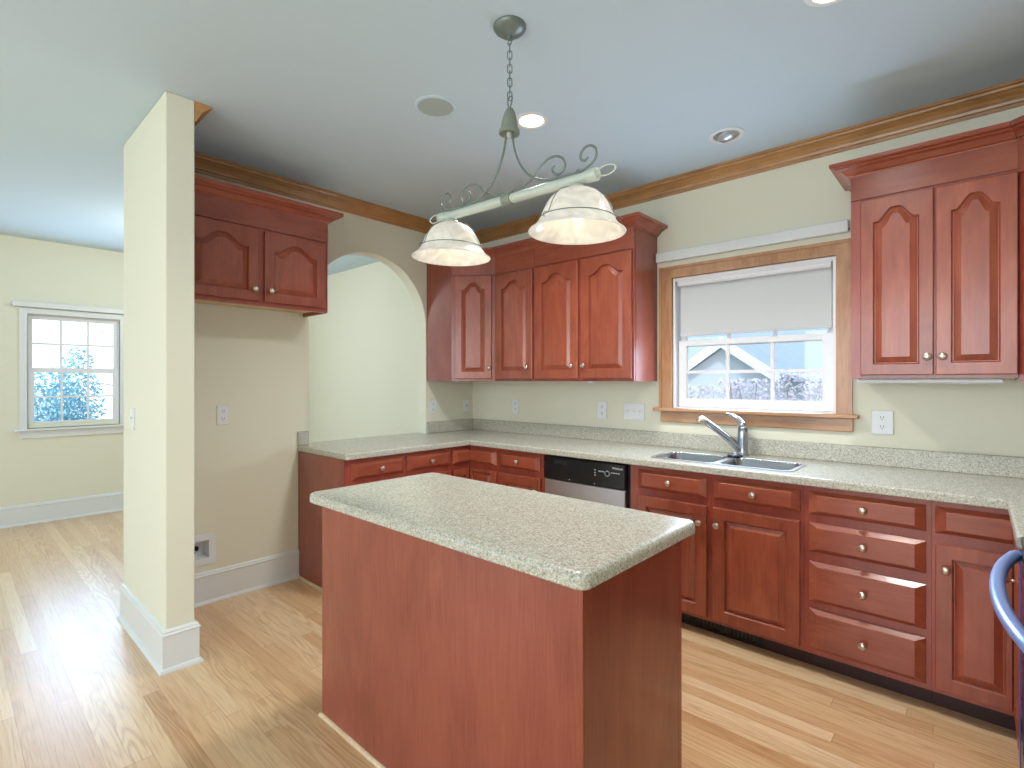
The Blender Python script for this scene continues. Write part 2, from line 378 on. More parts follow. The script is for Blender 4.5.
def drawer(parent, F, u0, u1, z0, z1, kn=True, mat='cherry_x', n0=0.001, name='drawer', bevs=(0.036, 0.036)):
    mb = MB(); lip, T = 0.007, 0.024
    bl, br = bevs; bz = 0.020
    def ring(n, l_, r_, t): return [F.p(u0+l_, z0+t, n), F.p(u1-r_, z0+t, n), F.p(u1-r_, z1-t, n), F.p(u0+l_, z1-t, n)]
    mb.quadstrip([ring(n0, 0, 0, 0), ring(n0+lip-0.002, 0, 0, 0), ring(n0+lip, 0.002, 0.002, 0.002), ring(n0+T-0.001, bl-0.002, br-0.002, bz-0.002), ring(n0+T, bl, br, bz)], True, True, True)
    d = obj(name, mb, mat, parent)
    if kn: knob(d, F, (u0+u1)/2, (z0+z1)/2, n0+T)
    return d
def frame_face(parent, F, u0, u1, z0, z1, openings, mat='cherry_frame', th=0.02):
    """face frame: rectangle with openings, front at n=0"""
    mb = MB()
    loops = [[F.p(u0, z0, -th), F.p(u1, z0, -th), F.p(u1, z1, -th), F.p(u0, z1, -th)]]
    for a, b, c, d in openings: loops.append([F.p(a, c, -th), F.p(b, c, -th), F.p(b, d, -th), F.p(a, d, -th)])
    mb.poly_extrude(loops, F.N*th)
    return obj('face_frame', mb, mat, parent)

def frieze(parent, F, u0, u1, z0, z1, mat='cherry_x'):
    mb = MB(); fbox(mb, F, u0, u1, z0, z1, 0.0002, 0.007, 0.0015); return obj('frieze', mb, mat, parent)

# ------------------------------------------------------------------ setting
H = 2.72; XR = 4.24; XF = -3.2; YR = -6.5; YN = 0.0
struct('floor', MB().box(XF-0.15, XR+0.15, YR-0.15, YN+0.15, -0.1, 0.0), 'floor')
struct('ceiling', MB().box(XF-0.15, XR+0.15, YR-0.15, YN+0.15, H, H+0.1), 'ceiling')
# back wall with the kitchen window opening
KW = (1.972, 2.922, 1.180, 2.055)
def rect_xz(x0, x1, z0, z1, y): return [(x0, y, z0), (x1, y, z0), (x1, y, z1), (x0, y, z1)]
def rect_yz(y0, y1, z0, z1, x): return [(x, y0, z0), (x, y1, z0), (x, y1, z1), (x, y0, z1)]
mb = MB(); mb.poly_extrude([rect_xz(XF-0.15, XR+0.15, 0, H, 0), rect_xz(*KW, 0)], (0, 0.15, 0)); struct('wall_back', mb, 'wall')
# left wall with the arched pass-through
ay0, ay1, azc, ar = -1.605, -0.553, 1.822, 0.526
arch = [(0, ay0, 0.873), (0, ay1, 0.873)]
arch += [(0, (ay0+ay1)/2+ar*math.cos(math.radians(a)), azc+ar*1.02*math.sin(math.radians(a))) for a in range(0, 181, 5)]
mb = MB(); mb.poly_extrude([rect_yz(-2.51, YN, 0, H, 0), arch, rect_yz(-2.352, -2.232, 0.278, 0.385, 0)], (-0.115, 0, 0)); wl_ = struct('wall_left', mb, 'wall')
struct('wall_stub', MB().box(-0.145, 0.690, -2.631, -2.51, 0, H, 0.004), 'wall')
struct('wall_right', MB().box(XR, XR+0.15, YR, 0, 0, H), 'wall')
FW = (-2.785, -2.083, 0.955, 2.0)
mb = MB(); mb.poly_extrude([rect_yz(YR-0.15, YN, 0, H, XF), rect_yz(*FW, XF)], (-0.15, 0, 0)); struct('wall_far', mb, 'wall')
mb = MB(); mb.poly_extrude([rect_xz(XF, XR+0.15, 0, H, YR), rect_xz(1.3, 3.9, 0.45, 2.45, YR), rect_xz(-2.6, 0.0, 0.45, 2.45, YR)], (0, -0.15, 0)); struct('wall_rear', mb, 'wall')

# oak crown moulding of the kitchen ceiling
cp = [(0, H-0.096), (0.010, H-0.096), (0.012, H-0.082), (0.018, H-0.078), (0.022, H-0.066), (0.032, H-0.048), (0.048, H-0.030), (0.060, H-0.024), (0.064, H-0.014), (0.076, H-0.012), (0.076, H), (0, H)]
mb = MB(); sweep(mb, [(0.690, -2.51), (0, -2.51), (0, 0)], cp, d1=(1, 0)); struct('trim_1', mb, 'oak_y')
mb = MB(); sweep(mb, [(0, 0), (XR, 0), (XR, -3.0)], cp, d0=(0, 1)); struct('trim_2', mb, 'oak_x')
# baseboards (tall white, with bead and shoe)
bp_ = [(0, 0), (0.030, 0), (0.030, 0.008), (0.024, 0.018), (0.016, 0.021), (0.016, 0.165), (0.020, 0.168), (0.020, 0.174), (0.014, 0.180), (0.014, 0.186), (0.008, 0.193), (0, 0.195)]
mb = MB(); sweep(mb, [(-0.145, -2.631), (0.690, -2.631), (0.690, -2.51), (0, -2.51), (0, -1.672)], bp_, side=1); struct('baseboard_left', mb, 'white_trim')
mb = MB(); sweep(mb, [(XF, YN), (XF, YR)], bp_, side=-1); struct('baseboard_far', mb, 'white_trim')

def u_xz(x0, x1, z0, z1, a0, a1, zt): return [(x0, 0, z0), (a0, 0, z0), (a0, 0, zt), (a1, 0, zt), (a1, 0, z0), (x1, 0, z0), (x1, 0, z1), (x0, 0, z1)]
def u_yz(y0, y1, z0, z1, a0, a1, zt, x): return [(x, y0, z0), (x, a0, z0), (x, a0, zt), (x, a1, zt), (x, a1, z0), (x, y1, z0), (x, y1, z1), (x, y0, z1)]
# ------------------------------------------------------------------ kitchen window (oak casing, white double-hung sash)
w = bpy.data.objects.new('window_1', None); COL.objects.link(w); w.location = (2.44, 0, 1.18); w['kind'] = 'structure'
mb = MB(); mb.poly_extrude([u_xz(1.882, 3.0, 1.180, 2.134, 1.968, 2.926, 2.058)], (0, -0.018, 0)); obj('casing', mb, 'oak_z', w)
mb = MB(); mb.poly_extrude([u_xz(1.880, 3.002, 1.180, 2.136, 1.898, 2.984, 2.118)], (0, -0.026, 0)); obj('back_band', mb, 'oak_z', w)
obj('stool', MB().box(1.848, 3.034, -0.060, 0.05, 1.156, 1.180, 0.006, 2), 'pine_x', w)
obj('apron', MB().box(1.888, 3.006, -0.020, 0, 1.082, 1.156, 0.004), 'pine_x', w)
mb = MB(); mb.poly_extrude([rect_xz(1.968, 2.926, 1.180, 2.058, 0.0), rect_xz(1.986, 2.908, 1.186, 2.04, 0.0)], (0, 0.09, 0)); obj('jamb', mb, 'vinyl', w)
def sash(parent, F, u0, u1, z0, z1, n, st, cols, rows, mat='vinyl', th=0.03, bars=0.02, st_top=None):
    mb = MB(); tp = st_top or st
    mb.poly_extrude([[F.p(u0, z0, n), F.p(u1, z0, n), F.p(u1, z1, n), F.p(u0, z1, n)], [F.p(u0+st, z0+st, n), F.p(u1-st, z0+st, n), F.p(u1-st, z1-tp, n), F.p(u0+st, z1-tp, n)]], F.N*-th)
    s_ = obj('sash', mb, mat, parent)
    mm = MB(); a0, a1, b0, b1 = u0+st, u1-st, z0+st, z1-tp
    for i in range(1, cols): c = a0+(a1-a0)*i/cols; fbox(mm, F, c-bars/2, c+bars/2, b0, b1, n-th*0.8, n-0.006)
    for j in range(1, rows): c = b0+(b1-b0)*j/rows; fbox(mm, F, a0, a1, c-bars/2, c+bars/2, n-th*0.78, n-0.0068)
    obj('muntin', mm, mat, s_)
    g = MB(); fbox(g, F, a0-0.002, a1+0.002, b0-0.002, b1+0.002, n-th*0.6, n-th*0.6+0.004); obj('pane', g, 'glass', s_)
    return s_
KF = Face((0, 0), (1, 0), (0, -1))
sash(w, KF, 1.990, 2.904, 1.188, 1.634, -0.045, 0.056, 3, 2, st_top=0.036)
sash(w, KF, 1.990, 2.904, 1.592, 2.038, -0.085, 0.040, 3, 2)
# roller shade hung inside the window
t = thing('roller_shade', 'pale grey roller shade half lowered inside the kitchen window above the sink', 'shade', (2.45, 0.02, 2.02))
mb = MB(); mb.lathe([(0.018, 0), (0.019, 0.002), (0.019, 0.896), (0.018, 0.898)], (2.0, 0.022, 2.018), (1, 0, 0), 20); obj('roller', mb, 'vinyl', t, True)
obj('head_bracket', MB().box(1.988, 2.906, 0.004, 0.04, 2.030, 2.040, 0.002), 'vinyl', t)
mb = MB(); rg = []
for z_, y_ in ((2.018, 0.041), (1.95, 0.040), (1.80, 0.0395), (1.675, 0.039)): rg.append([(2.006, y_, z_), (2.894, y_, z_), (2.894, y_+0.0012, z_), (2.006, y_+0.0012, z_)])
mb.quadstrip(rg, True, True, True); obj('fabric', mb, 'shade', t)
obj('hem_bar', MB().box(2.004, 2.896, 0.034, 0.043, 1.662, 1.682, 0.003, 2), 'shade', t)
# white shade housing fixed to the wall over the casing
t = thing('shade_valance', 'long white shade headrail fixed on the wall above the oak window casing', 'valance', (2.42, 0, 2.21))
obj('headrail', MB().box(1.862, 2.986, -0.040, 0.0, 2.174, 2.238, 0.004), 'white_trim', t)
for x in (1.8615, 2.9865):
    mb = MB(); mb.lathe([(0.006, 0), (0.006, 0.004), (0.004, 0.005)], (x, -0.030, 2.186), (1 if x > 2 else -1, 0, 0), 12); obj('end_pin', mb, 'black_matte', t)

# ------------------------------------------------------------------ window of the far room
w2 = bpy.data.objects.new('window_2', None); COL.objects.link(w2); w2.location = (XF, -2.43, 0.9); w2['kind'] = 'structure'
FF = Face((XF, 0), (0, 1), (1, 0))
mb = MB(); mb.poly_extrude([u_yz(-2.845, -2.025, 0.905, 2.055, -2.790, -2.078, 2.004, XF)], (0.02, 0, 0)); obj('casing', mb, 'white_trim', w2)
obj('stool', MB().box(XF-0.02, XF+0.055, -2.885, -1.985, 0.885, 0.908, 0.005), 'white_trim', w2)
obj('apron', MB().box(XF, XF+0.018, -2.842, -2.028, 0.815, 0.885, 0.004), 'white_trim', w2)
obj('jamb', (lambda m: (m.poly_extrude([rect_yz(-2.790, -2.078, 0.905, 2.004, XF), rect_yz(-2.782, -2.086, 0.913, 1.996, XF)], (-0.10, 0, 0)), m)[1])(MB()), 'white_trim', w2)
sash(w2, FF, -2.784, -2.084, 0.925, 1.490, -0.012, 0.045, 3, 2, bars=0.016)
sash(w2, FF, -2.784, -2.084, 1.455, 1.996, -0.045, 0.035, 3, 2, bars=0.016)
t = thing('shade_valance', 'white shade headrail above the left-hand window of the far room', 'valance', (XF, -2.43, 2.09))
obj('headrail', MB().box(XF, XF+0.05, -2.895, -1.97, 2.065, 2.115, 0.004), 'white_trim', t)
mb = MB(); mb.lathe([(0.006, 0), (0.006, 0.004)], (XF+0.025, -2.8955, 2.078), (0, -1, 0), 12); obj('end_pin', mb, 'slot', t)

# ------------------------------------------------------------------ cabinets
ccp = lambda z0, z1, o: [(0, z0), (0.009, z0), (0.012, z0+0.007), (0.020, z0+0.010), (0.026, z0+0.018), (0.040, z0+0.030), (0.056, z0+0.036), (0.060, z0+0.042), (o-0.004, z0+0.044), (o, z0+0.049), (o, z1), (0, z1)]
UZ0, UZ1, UT = 1.360, 2.400, 2.424

def upper_box(parent, x0, x1, y0, y1, z0, z1, under='cherry_v'):
    obj('carcass', MB().box(x0, x1, y0, y1, z0+0.012, z1, 0.001), 'veneer', parent)

# back wall, single-door unit next to the corner
FB = Face((0, -0.320), (1, 0), (0, -1))
WC = 'wall cabinets'
t = thing('wall_cabinet', 'narrow single-door cherry wall cabinet between the diagonal corner cabinet and the two-door one', 'cabinet', (0.81, 0, UZ0), WC)
upper_box(t, 0.603, 1.016, -0.300, -0.002, UZ0, UZ1)
frame_face(t, FB, 0.603, 1.016, UZ0, UZ1, [(0.64, 0.985, UZ0+0.04, 2.19)]); frieze(t, FB, 0.605, 1.016, 2.224, 2.366)
door(t, FB, 0.616, 1.006, 1.378, 2.214, 0.058, (0.965, 1.466), 0.062)
mb = MB(); sweep(mb, [(0.603, -0.320), (1.016, -0.320)], ccp(2.360, UT, 0.080), d0=(0.78, 0.625)); obj('crown_molding', mb, 'cherry_x', t)
# back wall, two-door unit beside the window
t = thing('wall_cabinet', 'two-door cherry wall cabinet with crown, just left of the kitchen window', 'cabinet', (1.435, 0, UZ0), WC)
upper_box(t, 1.018, 1.853, -0.300, -0.002, UZ0, UZ1)
frame_face(t, FB, 1.018, 1.853, UZ0, UZ1, [(1.045, 1.415, UZ0+0.04, 2.19), (1.455, 1.83, UZ0+0.04, 2.19)]); frieze(t, FB, 1.018, 1.852, 2.224, 2.366)
door(t, FB, 1.028, 1.422, 1.378, 2.212, 0.058, (1.380, 1.468), 0.062)
door(t, FB, 1.450, 1.842, 1.378, 2.210, 0.058, (1.480, 1.468), 0.062)
mb = MB(); sweep(mb, [(1.018, -0.320), (1.853, -0.320), (1.853, 0.0)], ccp(2.360, UT, 0.080)); obj('crown_molding', mb, 'cherry_x', t)
obj('finished_end', MB().box(1.853, 1.856, -0.3, -0.002, UZ0, 2.395), 'veneer', t)
# diagonal corner wall cabinets
def diag(label, pts, u0, u1, knobu, wall_pts, d0, d1):
    t = thing('corner_wall_cabinet', label, 'cabinet', (wall_pts[0][0], wall_pts[0][1], UZ0), WC)
    A, B = Vector(pts[0]), Vector(pts[1]); U = (B-A).normalized(); N_ = Vector((U.y, -U.x)); L = (B-A).length
    A2, B2 = A-N_*0.02, B-N_*0.02
    mb = MB(); outline = [wall_pts[0], wall_pts[1], (A2.x, A2.y), (B2.x, B2.y), wall_pts[2]]
    mb.poly_extrude([[(x, y, UZ0+0.004) for x, y in outline]], (0, 0, UZ1-UZ0-0.004)); obj('carcass', mb, 'veneer', t)
    F = Face(A, U, N_)
    frame_face(t, F, 0, L, UZ0, UZ1, [(0.05, L-0.05, UZ0+0.04, 2.19)]); frieze(t, F, 0.002, L-0.002, 2.224, 2.366, 'cherry_v')
    door(t, F, 0.030, L-0.030, 1.380, 2.214, 0.055, (knobu(L), 1.468), 0.055)
    mb = MB(); sweep(mb, [wall_pts[1], A, B], ccp(2.360, UT, 0.080), d1=d1) if d1 else sweep(mb, [A, B, wall_pts[2]], ccp(2.360, UT, 0.080), d0=d0)
    obj('crown_molding', mb, 'cherry_v', t)
    return t
diag('diagonal corner cherry wall cabinet behind the left pendant shade', ((0.322, -0.545), (0.603, -0.320)), 0, 0, lambda L: L-0.048,
     ((0.003, -0.003), (0.003, -0.545), (0.603, -0.003)), None, (1, 0))
diag('diagonal corner cherry wall cabinet at the right edge beyond the two-door one', ((XR-0.605, -0.320), (XR-0.322, -0.545)), 0, 0, lambda L: L-0.048,
     ((XR-0.003, -0.003), (XR-0.605, -0.003), (XR-0.003, -0.545)), (1, 0), None)
# right two-door unit
t = thing('wall_cabinet', 'tall two-door cherry wall cabinet right of the kitchen window', 'cabinet', (3.34, 0, UZ0), WC)
upper_box(t, 3.043, 3.633, -0.300, -0.002, UZ0+0.012, UZ1)
frame_face(t, FB, 3.043, 3.633, UZ0+0.012, UZ1, [(3.10, 3.35, UZ0+0.05, 2.2), (3.38, 3.625, UZ0+0.05, 2.2)]); frieze(t, FB, 3.044, 3.633, 2.244, 2.366)
door(t, FB, 3.084, 3.360, 1.388, 2.232, 0.060, (3.338, 1.470), 0.050)
door(t, FB, 3.367, 3.632, 1.388, 2.230, 0.060, (3.392, 1.470), 0.052)
mb = MB(); sweep(mb, [(3.043, 0.0), (3.043, -0.320), (3.633, -0.320)], ccp(2.360, UT, 0.080), d1=(1, -0.8)); obj('crown_molding', mb, 'cherry_x', t)
obj('finished_end', MB().box(3.0405, 3.043, -0.3, -0.002, UZ0+0.012, 2.395), 'veneer', t)
# over-fridge unit on the left wall
FL = Face((0.310, 0), (0, 1), (1, 0))
t = thing('wall_cabinet', 'short two-door cherry cabinet over the empty fridge alcove', 'cabinet', (0, -2.06, 1.815), WC)
obj('carcass', MB().box(0.002, 0.290, -2.505, -1.618, 1.840, 2.450, 0.001), 'veneer', t)
obj('underside', MB().box(0.002, 0.289, -2.485, -1.638, 1.832, 1.840), 'birch', t)
obj('end_lip', MB().box(0.002, 0.29, -1.6365, -1.618, 1.808, 1.842), 'cherry_y', t); obj('end_lip', MB().box(0.002, 0.29, -2.505, -2.487, 1.808, 1.842), 'cherry_y', t)
frame_face(t, FL, -2.505, -1.618, 1.812, 2.450, [(-2.47, -2.075, 1.86, 2.25), (-2.03, -1.645, 1.86, 2.25)]); frieze(t, FL, -2.505, -1.618, 2.276, 2.410, 'cherry_y')
door(t, FL, -2.462, -2.066, 1.838, 2.268, 0.060, (-2.092, 1.905), 0.055)
door(t, FL, -2.030, -1.640, 1.838, 2.262, 0.060, (-1.998, 1.905), 0.055)
mb = MB(); sweep(mb, [(0.310, -2.505), (0.310, -1.618), (0.0, -1.618)], ccp(2.402, 2.472, 0.074)); obj('crown_molding', mb, 'cherry_y', t)

# ---- base cabinets
BC = 'base cabinets'; BZ0, BZ1 = 0.098, 0.872
FBB = Face((0, -0.610), (1, 0), (0, -1)); FBL = Face((0.610, 0), (0, 1), (1, 0)); FBR = Face((XR-0.610, 0), (0, -1), (-1, 0))
DZ = (0.742, 0.850); OZ = (0.112, 0.700)
def base_unit(label, F, u0, u1, depth=0.585, ends=True, horiz='cherry_x', name='base_cabinet', opens=None, hollow=False):
    c = F.p((u0+u1)/2, 0, -0.3)
    t = thing(name, label, 'cabinet', c, BC)
    mb = MB()
    if hollow:
        R = mb.quadstrip([[F.p(u, z_, n_) for u, n_ in ((u0, -depth-0.02), (u1, -depth-0.02), (u1, -0.02), (u0, -0.02))] for z_ in (BZ1, BZ0)], True, False, True)
        mb.quadstrip([[F.p(u, z_, n_) for u, n_ in ((u0+0.016, -depth-0.004), (u1-0.016, -depth-0.004), (u1-0.016, -0.021), (u0+0.016, -0.021))] for z_ in (BZ1, BZ0+0.016)], True, False, True)
    else: fbox(mb, F, u0, u1, BZ0, BZ1, -depth-0.02, -0.02)
    obj('carcass', mb, 'veneer', t)
    frame_face(t, F, u0, u1, BZ0-0.008, BZ1, opens or [(u0+0.06, u1-0.05, 0.13, 0.69), (u0+0.06, u1-0.05, 0.755, 0.84)])
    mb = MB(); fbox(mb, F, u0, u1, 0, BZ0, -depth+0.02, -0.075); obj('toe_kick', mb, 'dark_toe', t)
    return t
# left run
t = base_unit('end base cabinet under the arch, one drawer over one door, plain finished side', FBL, -1.668, -1.212, horiz='cherry_y')
drawer(t, FBL, -1.622, -1.224, *DZ, mat='cherry_y'); door(t, FBL, -1.622, -1.224, *OZ, kn=(-1.255, 0.612))
mb = MB(); mb.box(0.002, 0.612, -1.6715, -1.668, 0.0, BZ1); obj('finished_end', mb, 'veneer', t)
mb = MB(); mb.box(0.53, 0.61, -1.668, -1.65, 0, BZ0); obj('end_foot', mb, 'veneer', t)
t = base_unit('base cabinet under the arch, between the end cabinet and the corner cabinet', FBL, -1.211, -0.803)
drawer(t, FBL, -1.201, -0.814, *DZ, mat='cherry_y'); door(t, FBL, -1.201, -0.814, *OZ, kn=(-0.845, 0.612))
# inside-corner units (L-shaped front, two leaves)
def corner_base(label, FA, FBk, a, b, ka, kb, foot, matA, matB):
    """FA / FBk faces; a = (u far, u inner) on FA, b = (u inner, u far) on FBk"""
    t = thing('corner_base_cabinet', label, 'cabinet', (foot[0][0], foot[0][1], 0), BC)
    mb = MB(); mb.poly_extrude([[(x, y, BZ0) for x, y in foot]], (0, 0, BZ1-BZ0)); obj('carcass', mb, 'veneer', t)
    for F, (p, q), kn, mt, inner in ((FA, a, ka, matA, 1), (FBk, b, kb, matB, 0)):
        lo, hi = min(p, q), max(p, q)
        frame_face(t, F, lo, hi, BZ0-0.008, BZ1, [(lo+0.03, hi-0.03, 0.13, 0.69), (lo+0.03, hi-0.03, 0.755, 0.84)])
        il, ih = (0.012, 0.023) if inner else (0.023, 0.012)
        drawer(t, F, lo+il, hi-ih, *DZ, kn=False, mat=mt, name='corner_front', bevs=(0.036, 0.004) if inner else (0.004, 0.036))
        door(t, F, lo+il, hi-ih, *OZ, kn=kn, stile=0.052 if inner else 0.018, stile_r=0.018 if inner else 0.052)
    return t
t = corner_base('inside-corner base cabinet with L-shaped doors, left of the dishwasher run', FBL, FBB, (-0.802, -0.610), (0.610, 0.915), None, None,
    ((0.002, -0.002), (0.002, -0.802), (0.588, -0.802), (0.588, -0.588), (0.915, -0.588), (0.915, -0.002)), 'cherry_y', 'cherry_x')
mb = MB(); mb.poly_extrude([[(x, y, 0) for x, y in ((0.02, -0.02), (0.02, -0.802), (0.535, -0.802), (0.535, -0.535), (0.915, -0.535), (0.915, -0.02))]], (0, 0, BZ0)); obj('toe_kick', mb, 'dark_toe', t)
# back run
t = base_unit('base cabinet with one drawer over one door, just left of the dishwasher', FBB, 0.916, 1.346)
drawer(t, FBB, 0.938, 1.312, *DZ); door(t, FBB, 0.938, 1.318, *OZ, kn=(1.285, 0.612))
t = base_unit('wide sink base cabinet with two false drawer fronts over two doors', FBB, 1.990, 2.900, hollow=True, opens=[(2.06, 2.43, 0.13, 0.69), (2.50, 2.87, 0.13, 0.69), (2.06, 2.43, 0.755, 0.84), (2.50, 2.87, 0.755, 0.84)])
drawer(t, FBB, 2.040, 2.445, *DZ, name='false_drawer_front'); drawer(t, FBB, 2.479, 2.887, *DZ, name='false_drawer_front')
door(t, FBB, 2.040, 2.445, *OZ, kn=(2.412, 0.610)); door(t, FBB, 2.479, 2.887, *OZ, kn=(2.505, 0.612))
t = base_unit('four-drawer cherry base cabinet right of the sink cabinet', FBB, 2.901, 3.366, opens=[(2.94, 3.33, a+0.01, b-0.01) for a, b in ((0.115, 0.303), (0.338, 0.522), (0.568, 0.702), (0.742, 0.85))])
for a, b in ((0.115, 0.303), (0.338, 0.522), (0.568, 0.702), (0.742, 0.850)): drawer(t, FBB, 2.923, 3.350, a, b)
XI = XR-0.610
t = corner_base('inside-corner base cabinet at the right edge beside the range', Face((0, -0.610), (1, 0), (0, -1)), FBR, (3.367, XI), (0.610, 0.914), (3.414, 0.604), (0.69, 0.625),
    ((XR-0.002, -0.002), (3.367, -0.002), (3.367, -0.588), (XI+0.022, -0.588), (XI+0.022, -0.914), (XR-0.002, -0.914)), 'cherry_x', 'cherry_y')
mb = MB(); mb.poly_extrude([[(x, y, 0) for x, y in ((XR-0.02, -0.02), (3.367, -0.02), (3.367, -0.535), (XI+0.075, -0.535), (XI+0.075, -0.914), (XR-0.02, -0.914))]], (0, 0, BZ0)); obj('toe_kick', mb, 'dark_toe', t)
t = base_unit('narrow base cabinet on the right wall between the corner cabinet and the range', FBR, 0.915, 1.243)
drawer(t, FBR, 0.935, 1.225, *DZ, mat='cherry_y'); door(t, FBR, 0.935, 1.225, *OZ, kn=(1.195, 0.61))

# continuous worktop with sink cut-out, passing through the arch; coved backsplash
def round_poly(pts, r, seg=5, only=None):
    out = []; N = len(pts)
    for i, p in enumerate(pts):
        p = Vector(p); a = Vector(pts[i-1]); b = Vector(pts[(i+1) % N])
        if only is not None and i not in only: out.append(p); continue
        da = (a-p).normalized(); db = (b-p).normalized(); ang = da.angle(db); d = r/math.tan(ang/2)
        c = p+(da+db).normalized()*(r/math.sin(ang/2)); s0 = p+da*d-c; s1 = p+db*d-c
        for k in range(seg+1):
            v = s0.lerp(s1, k/seg); out.append(c+v.normalized()*r)
    return out
def slab(mb, loops, z0, z1, r, seg=3):
    """flat slab with a rounded top edge on the outer loop"""
    def inset(lp, d):
        N = len(lp); out = []
        ar_ = sum(lp[i].x*lp[(i+1) % N].y-lp[(i+1) % N].x*lp[i].y for i in range(N)); sg = 1 if ar_ > 0 else -1
        for i in range(N):
            a = (lp[i]-lp[i-1]).normalized(); b = (lp[(i+1) % N]-lp[i]).normalized()
            n1 = Vector((-a.y, a.x))*sg; n2 = Vector((-b.y, b.x))*sg; m = (n1+n2).normalized(); out.append(lp[i]+m*(d/max(0.4, m.dot(n1))))
        return out
    out = [Vector(p) for p in loops[0]]; rings = []
    steps = [(0.004, z0), (0.0, z0+0.004)]
    for k in range(seg+1):
        a = math.pi/2*k/seg; steps.append((r*(1-math.cos(a)), z1-r+r*math.sin(a)))
    for d, z in steps: rings.append([Vector((p.x, p.y, z)) for p in inset(out, d)])
    R = mb.quadstrip(rings, True)
    top, bot = R[-1], R[0]
    def E_(vs): return [mb.bm.edges.get((vs[i], vs[(i+1) % len(vs)])) or mb.bm.edges.new((vs[i], vs[(i+1) % len(vs)])) for i in range(len(vs))]
    et, eb = E_(top), E_(bot)
    for h in loops[1:]:
        hr = mb.quadstrip([[Vector((p[0], p[1], z1)) for p in h], [Vector((p[0], p[1], z0)) for p in h]], True)
        et += E_(hr[0]); eb += E_(hr[1])
    bmesh.ops.triangle_fill(mb.bm, use_beauty=True, use_dissolve=False, edges=et)
    bmesh.ops.triangle_fill(mb.bm, use_beauty=True, use_dissolve=False, edges=eb)
    return mb
SX0, SX1, SY0, SY1 = 2.070, 2.840, -0.562, -0.215
sink_hole = round_poly([(SX0+0.012, SY0+0.012), (SX1-0.012, SY0+0.012), (SX1-0.012, SY1-0.012), (SX0+0.012, SY1-0.012)], 0.055, 6)
CT0, CT1 = 0.8745, 0.914
outl = [(-0.118, -1.600), (0.0005, -1.600), (0.0005, -1.676), (0.648, -1.676), (0.648, -0.648), (XR-0.648, -0.648), (XR-0.648, -1.244), (XR-0.001, -1.244), (XR-0.001, -0.0005), (0.0005, -0.0005), (0.0005, -0.558), (-0.118, -0.558)]
mb = MB(); slab(mb, [round_poly(outl, 0.012, 3, only={3}), [tuple(p) for p in sink_hole]], CT0, CT1, 0.010)
ct = obj('countertop', mb, 'counter', None, origin=(0.3, -0.4, CT0)); tag(ct, 'long speckled stone-look countertop running around the walls and through the arch', 'countertop')
def bs(mb, x0, x1, y0, y1): mb.box(x0, x1, y0, y1, CT1-0.001, 1.011, 0.004)
mb = MB(); bs(mb, 0.022, XR-0.001, -0.022, -0.0005); o = obj('backsplash', mb, 'counter', None, origin=(2, 0, CT1)); tag(o, 'low speckled backsplash strip along the wall behind the sink', 'backsplash')
mb = MB(); bs(mb, 0.0005, 0.022, -0.556, -0.0005); o = obj('backsplash', mb, 'counter', None, origin=(0, -0.3, CT1)); tag(o, 'short speckled backsplash strip between the arch and the corner', 'backsplash')
mb = MB(); bs(mb, 0.0005, 0.022, -1.676, -1.603); o = obj('backsplash', mb, 'counter', None, origin=(0, -1.64, CT1)); tag(o, 'tiny speckled backsplash end piece beside the fridge alcove', 'backsplash')
mb = MB(); bs(mb, XR-0.022, XR-0.0005, -1.244, -0.022); o = obj('backsplash', mb, 'counter', None, origin=(XR, -0.6, CT1)); tag(o, 'speckled backsplash strip on the right wall beside the range', 'backsplash')

# sink
t = thing('sink', 'double-bowl stainless steel sink under the kitchen window', 'sink', (2.44, -0.39, CT1))
def rr(x0, x1, y0, y1, r, z): return [Vector((p[0], p[1], z)) for p in round_poly([(x0, y0), (x1, y0), (x1, y1), (x0, y1)], r, 6)]
mb = MB(); zr = CT1+0.0035
xm = 2.452
ol = rr(SX0, SX1, SY0, SY1, 0.06, zr-0.003); ol2 = rr(SX0+0.004, SX1-0.004, SY0+0.004, SY1-0.004, 0.057, zr)
R = mb.quadstrip([ol, ol2], True)
bowls = ((SX0+0.024, xm-0.016, SY0+0.024, SY1-0.024), (xm+0.016, SX1-0.024, SY0+0.024, SY1-0.024))
edges = [mb.bm.edges.get((R[1][i], R[1][(i+1) % len(R[1])])) for i in range(len(R[1]))]
for b_ in bowls:
    vs = [mb.bm.verts.new(p) for p in rr(*b_, 0.045, zr)]
    edges += [mb.bm.edges.new((vs[i], vs[(i+1) % len(vs)])) for i in range(len(vs))]
bmesh.ops.triangle_fill(mb.bm, use_beauty=True, use_dissolve=False, edges=edges)
obj('rim', mb, 'steel', t)
for b_ in bowls:
    mb = MB(); x0, x1, y0, y1 = b_
    sh = lambda d, r, z: rr(x0+d, x1-d, y0+d, y1-d, r, z)
    R = mb.quadstrip([sh(0, 0.045, zr), sh(0.004, 0.045, zr-0.006), sh(0.010, 0.045, zr-0.13), sh(0.022, 0.04, zr-0.155), sh(0.05, 0.03, zr-0.165)], True, False, True)
    bw = obj('bowl', mb, 'chrome', t, True)
    mb = MB(); mb.lathe([(0.045, 0), (0.045, 0.003), (0.034, 0.003), (0.030, 0.001), (0.0, 0.001)], ((x0+x1)/2, (y0+y1)/2, zr-0.1649), n=20); obj('drain', mb, 'chrome', bw, True)
o = (lambda m: (m.lathe([(0.040, 0), (0.043, 0.004), (0.043, 0.012), (0.036, 0.014), (0.018, 0.013), (0.012, 0.020), (0.008, 0.024), (0, 0.025)], (2.455, -0.225, CT1+0.0038), n=24), m)[1])(MB())
t = thing('sink_stopper', 'round dark-edged sink stopper lying on the sink rim at the foot of the faucet', 'stopper', (2.455, -0.225, CT1+0.0036))
